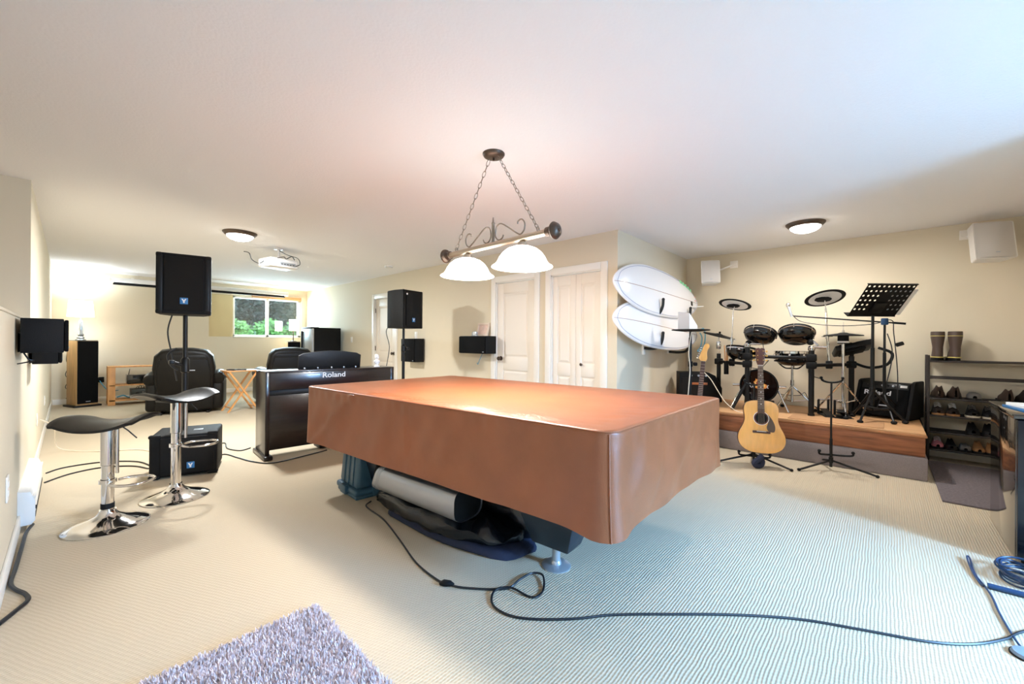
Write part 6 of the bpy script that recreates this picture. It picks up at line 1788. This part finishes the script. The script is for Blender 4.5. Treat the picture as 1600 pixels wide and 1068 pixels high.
def shoe(label, x, y, z, rz, upper, sole, L=0.27, W=0.095, H_=0.10, group=None, open_=False, lace=None):
    """toe towards -y local"""
    t = thing('shoe', label, 'shoe', (x, y, z), rz, group)
    def hw(s):
        return W / 2 * (0.55 + 0.45 * math.sin(PI * min(1, 0.25 + s * 0.85)) + 0.1 * math.sin(PI * (1 - s)) * (s < 0.4)) * (1 if 0.04 < s < 0.96 else 0.75)
    out = []
    n = 14
    for k in range(n + 1):
        s = k / n
        e = math.sqrt(max(0, 1 - (2 * s - 1) ** 6))
        out.append((hw(s) * e, -L / 2 + s * L))
    poly = [(-a, b) for a, b in out] + [(a, b) for a, b in reversed(out[1:-1])]
    MB().prism(poly, 0.024, 0.006, 2).build('sole', sole, t)
    def up_(u, v):
        s = 0.02 + 0.96 * v
        e = math.sqrt(max(0, 1 - (2 * s - 1) ** 6))
        h_ = H_ * (0.42 + 0.62 * max(0, min(1, (s - 0.28) / 0.42)) ** 1.2) * (e ** 0.4)
        if open_:
            h_ = H_ * 0.45 * e
        w_ = PI * u
        ww = hw(s) * e * 0.96
        c_, s2 = math.cos(w_), math.sin(w_)
        zz_ = h_ * abs(s2) ** 0.65
        if s > 0.58 and abs(c_) < 0.55:
            zz_ *= 0.74 + 0.26 * (abs(c_) / 0.55) ** 2
        return (ww * math.copysign(abs(c_) ** 0.8, c_) * (1 - 0.18 * zz_ / H_), -L / 2 + s * L, 0.022 + zz_)
    MB().grid(up_, 17, 18).build('upper', upper, t)
    if lace:
        b = MB()
        for k in range(4):
            yy = -L * 0.12 + k * 0.022
            zz_ = 0.022 + H_ * (0.62 + 0.10 * k)
            b.tube([(-0.026, yy, zz_ - 0.008), (0, yy + 0.006, zz_ + 0.006), (0.026, yy, zz_ - 0.008)], 0.0032, 5)
        b.build('laces', lace, t)
    return t
SH = {k: mat('shoe_' + k, v, 0.6, bump=0.15, bscale=120) for k, v in dict(brown=(74, 58, 48), black=(24, 23, 23), tan=(178, 128, 82), grey=(120, 116, 112), pink=(214, 130, 140), dark_brown=(50, 38, 32), cream=(214, 200, 176)).items()}
SXc = 6.13
hl = R(-90)
shoe('left brown ankle shoe on the shelf below the boots', SXc, -0.415, 0.652, hl + PI, SH['brown'], SH['dark_brown'], 0.27, 0.10, 0.115, 'shoes on the upper shoe shelf')
shoe('second brown ankle shoe from the left, under the boots', SXc, -0.53, 0.652, hl + PI, SH['brown'], SH['dark_brown'], 0.27, 0.10, 0.115, 'shoes on the upper shoe shelf')
shoe('flat grey strap sandal beside the brown ankle shoes', SXc - 0.02, -0.655, 0.652, hl, SH['grey'], SH['black'], 0.25, 0.10, 0.12, 'shoes on the upper shoe shelf', True)
shoe('brown shoe at the right end of the shelf, half behind the glossy cabinet', SXc - 0.02, -0.87, 0.652, hl + PI, SH['brown'], SH['dark_brown'], 0.27, 0.10, 0.115, 'shoes on the upper shoe shelf')
shoe('dark brown shoe last on the right above the glossy cabinet', SXc - 0.02, -0.98, 0.652, hl + PI, SH['dark_brown'], SH['black'], 0.27, 0.10, 0.115, 'shoes on the upper shoe shelf')
shoe('black laced sneaker with tan sole, leftmost on its shelf', SXc, -0.41, 0.477, hl, SH['dark_brown'], SH['tan'], 0.27, 0.095, 0.10, 'sneakers on the second shoe shelf', lace=M['paper'])
shoe('black laced sneaker, second from the left above the gap', SXc, -0.515, 0.477, hl, SH['dark_brown'], SH['tan'], 0.27, 0.095, 0.10, 'sneakers on the second shoe shelf', lace=M['paper'])
shoe('black sneaker with cream sole below the grey sandal', SXc, -0.65, 0.477, hl, SH['black'], SH['cream'], 0.27, 0.10, 0.10, 'sneakers on the second shoe shelf', lace=SH['grey'])
shoe('black sneaker with cream sole at the right post', SXc, -0.76, 0.477, hl, SH['black'], SH['cream'], 0.27, 0.10, 0.10, 'sneakers on the second shoe shelf', lace=SH['grey'])
shoe('plain black shoe, left of the pair on the third shelf', SXc, -0.65, 0.307, hl, SH['black'], SH['black'], 0.27, 0.095, 0.095, 'black shoes on the third shelf')
shoe('plain black shoe, right of the pair on the third shelf', SXc, -0.76, 0.307, hl, SH['black'], SH['black'], 0.27, 0.095, 0.095, 'black shoes on the third shelf')
shoe('pink and black running shoe on the bottom shoe shelf', SXc, -0.41, 0.132, hl, SH['pink'], SH['black'], 0.25, 0.09, 0.085, 'shoes on the bottom shelf', lace=M['paper'])
shoe('low black shoe beside the pink running shoe', SXc, -0.505, 0.132, hl, SH['black'], SH['black'], 0.25, 0.085, 0.08, 'shoes on the bottom shelf')
shoe('grey strapped sandal in the middle of the bottom shelf', SXc, -0.60, 0.132, hl, SH['grey'], SH['black'], 0.25, 0.085, 0.10, 'shoes on the bottom shelf', True)
shoe('tan toed shoe on the bottom shelf, left of two', SXc - 0.01, -0.69, 0.132, hl, SH['tan'], SH['black'], 0.25, 0.085, 0.085, 'shoes on the bottom shelf')
shoe('tan toed shoe on the bottom shelf, right of two', SXc - 0.01, -0.775, 0.132, hl, SH['tan'], SH['black'], 0.25, 0.085, 0.085, 'shoes on the bottom shelf')

# rubber boots on top
M['boot'] = mat('brown_boot_rubber', (82, 66, 58), 0.5, bump=0.05)
M['boot_band'] = mat('yellow_boot_band', (214, 196, 110), 0.5)
for i, y in enumerate((-0.41, -0.535)):
    t = thing('rubber_boot', ['brown rubber boot with yellow bands, left of the pair on the rack', 'brown rubber boot with yellow bands, right of the pair on the rack'][i], 'boot', (SXc + 0.02, y, 1.034), R(90) + R(8 * i), 'rubber boots')
    def bt(u, v):
        zs = [0.022, 0.06, 0.10, 0.14, 0.19, 0.24, 0.28, 0.30]
        rs = [0.046, 0.046, 0.043, 0.042, 0.049, 0.056, 0.057, 0.055]
        k = min(int(v * 7 + 1e-6), 6)
        f_ = v * 7 - k
        z = zs[k] + (zs[k + 1] - zs[k]) * f_
        r_ = rs[k] + (rs[k + 1] - rs[k]) * f_
        w_ = 2 * PI * u
        fwd = max(0, 1 - z / 0.12) * 0.10
        c_ = math.cos(w_)
        return (r_ * math.sin(w_) * 0.95, r_ * c_ * 1.05 - (fwd * (0.5 - 0.5 * c_)) * 1.4, z)
    MB().grid(bt, 24, 18, closed_u=True).build('shaft', M['boot'], t)
    MB().prism([(0.048 * math.sin(w_), 0.05 * math.cos(w_) - 0.14 * (0.5 - 0.5 * math.cos(w_))) for w_ in [2 * PI * k / 24 for k in range(24)]], 0.024, 0.004).build('sole', M['rubber'], t)
    MB().tube([(0.049 * math.sin(w_), 0.051 * math.cos(w_) - 0.14 * (0.5 - 0.5 * math.cos(w_)), 0.034) for w_ in [2 * PI * k / 24 for k in range(24)]], 0.006, 6, True).build('yellow_welt', M['boot_band'], t)
    MB().tube([(0.0545 * math.sin(w_), 0.060 * math.cos(w_), 0.255) for w_ in [2 * PI * k / 24 for k in range(24)]], 0.003, 6, True).build('yellow_stripe', M['boot_band'], t)
    MB().lathe([(0.0, 0.27), (0.049, 0.27), (0.05, 0.301), (0.0, 0.301)], 24).build('dark_lining', M['rubber'], t)

# grey doormat
t = thing('door_mat', 'grey shaggy mat on the carpet in front of the shoe rack', 'mat', (0, 0, 0))
o = MB().hexa([(4.52, -0.30, 0.0), (4.49, -0.62, 0.0), (4.50, -1.0, 0.0), (5.95, -1.0, 0.0), (4.54, -0.30, 0.016), (4.51, -0.62, 0.016), (4.52, -0.98, 0.016), (5.93, -0.98, 0.016)]) if False else MB().box((4.50, -1.0, 0.0), (5.97, -0.33, 0.016), 0.006)
o.build('pile', mat('grey_mat_pile', (120, 110, 112), 0.95, bump=0.9, bscale=240, var=0.2, vscale=60), t)
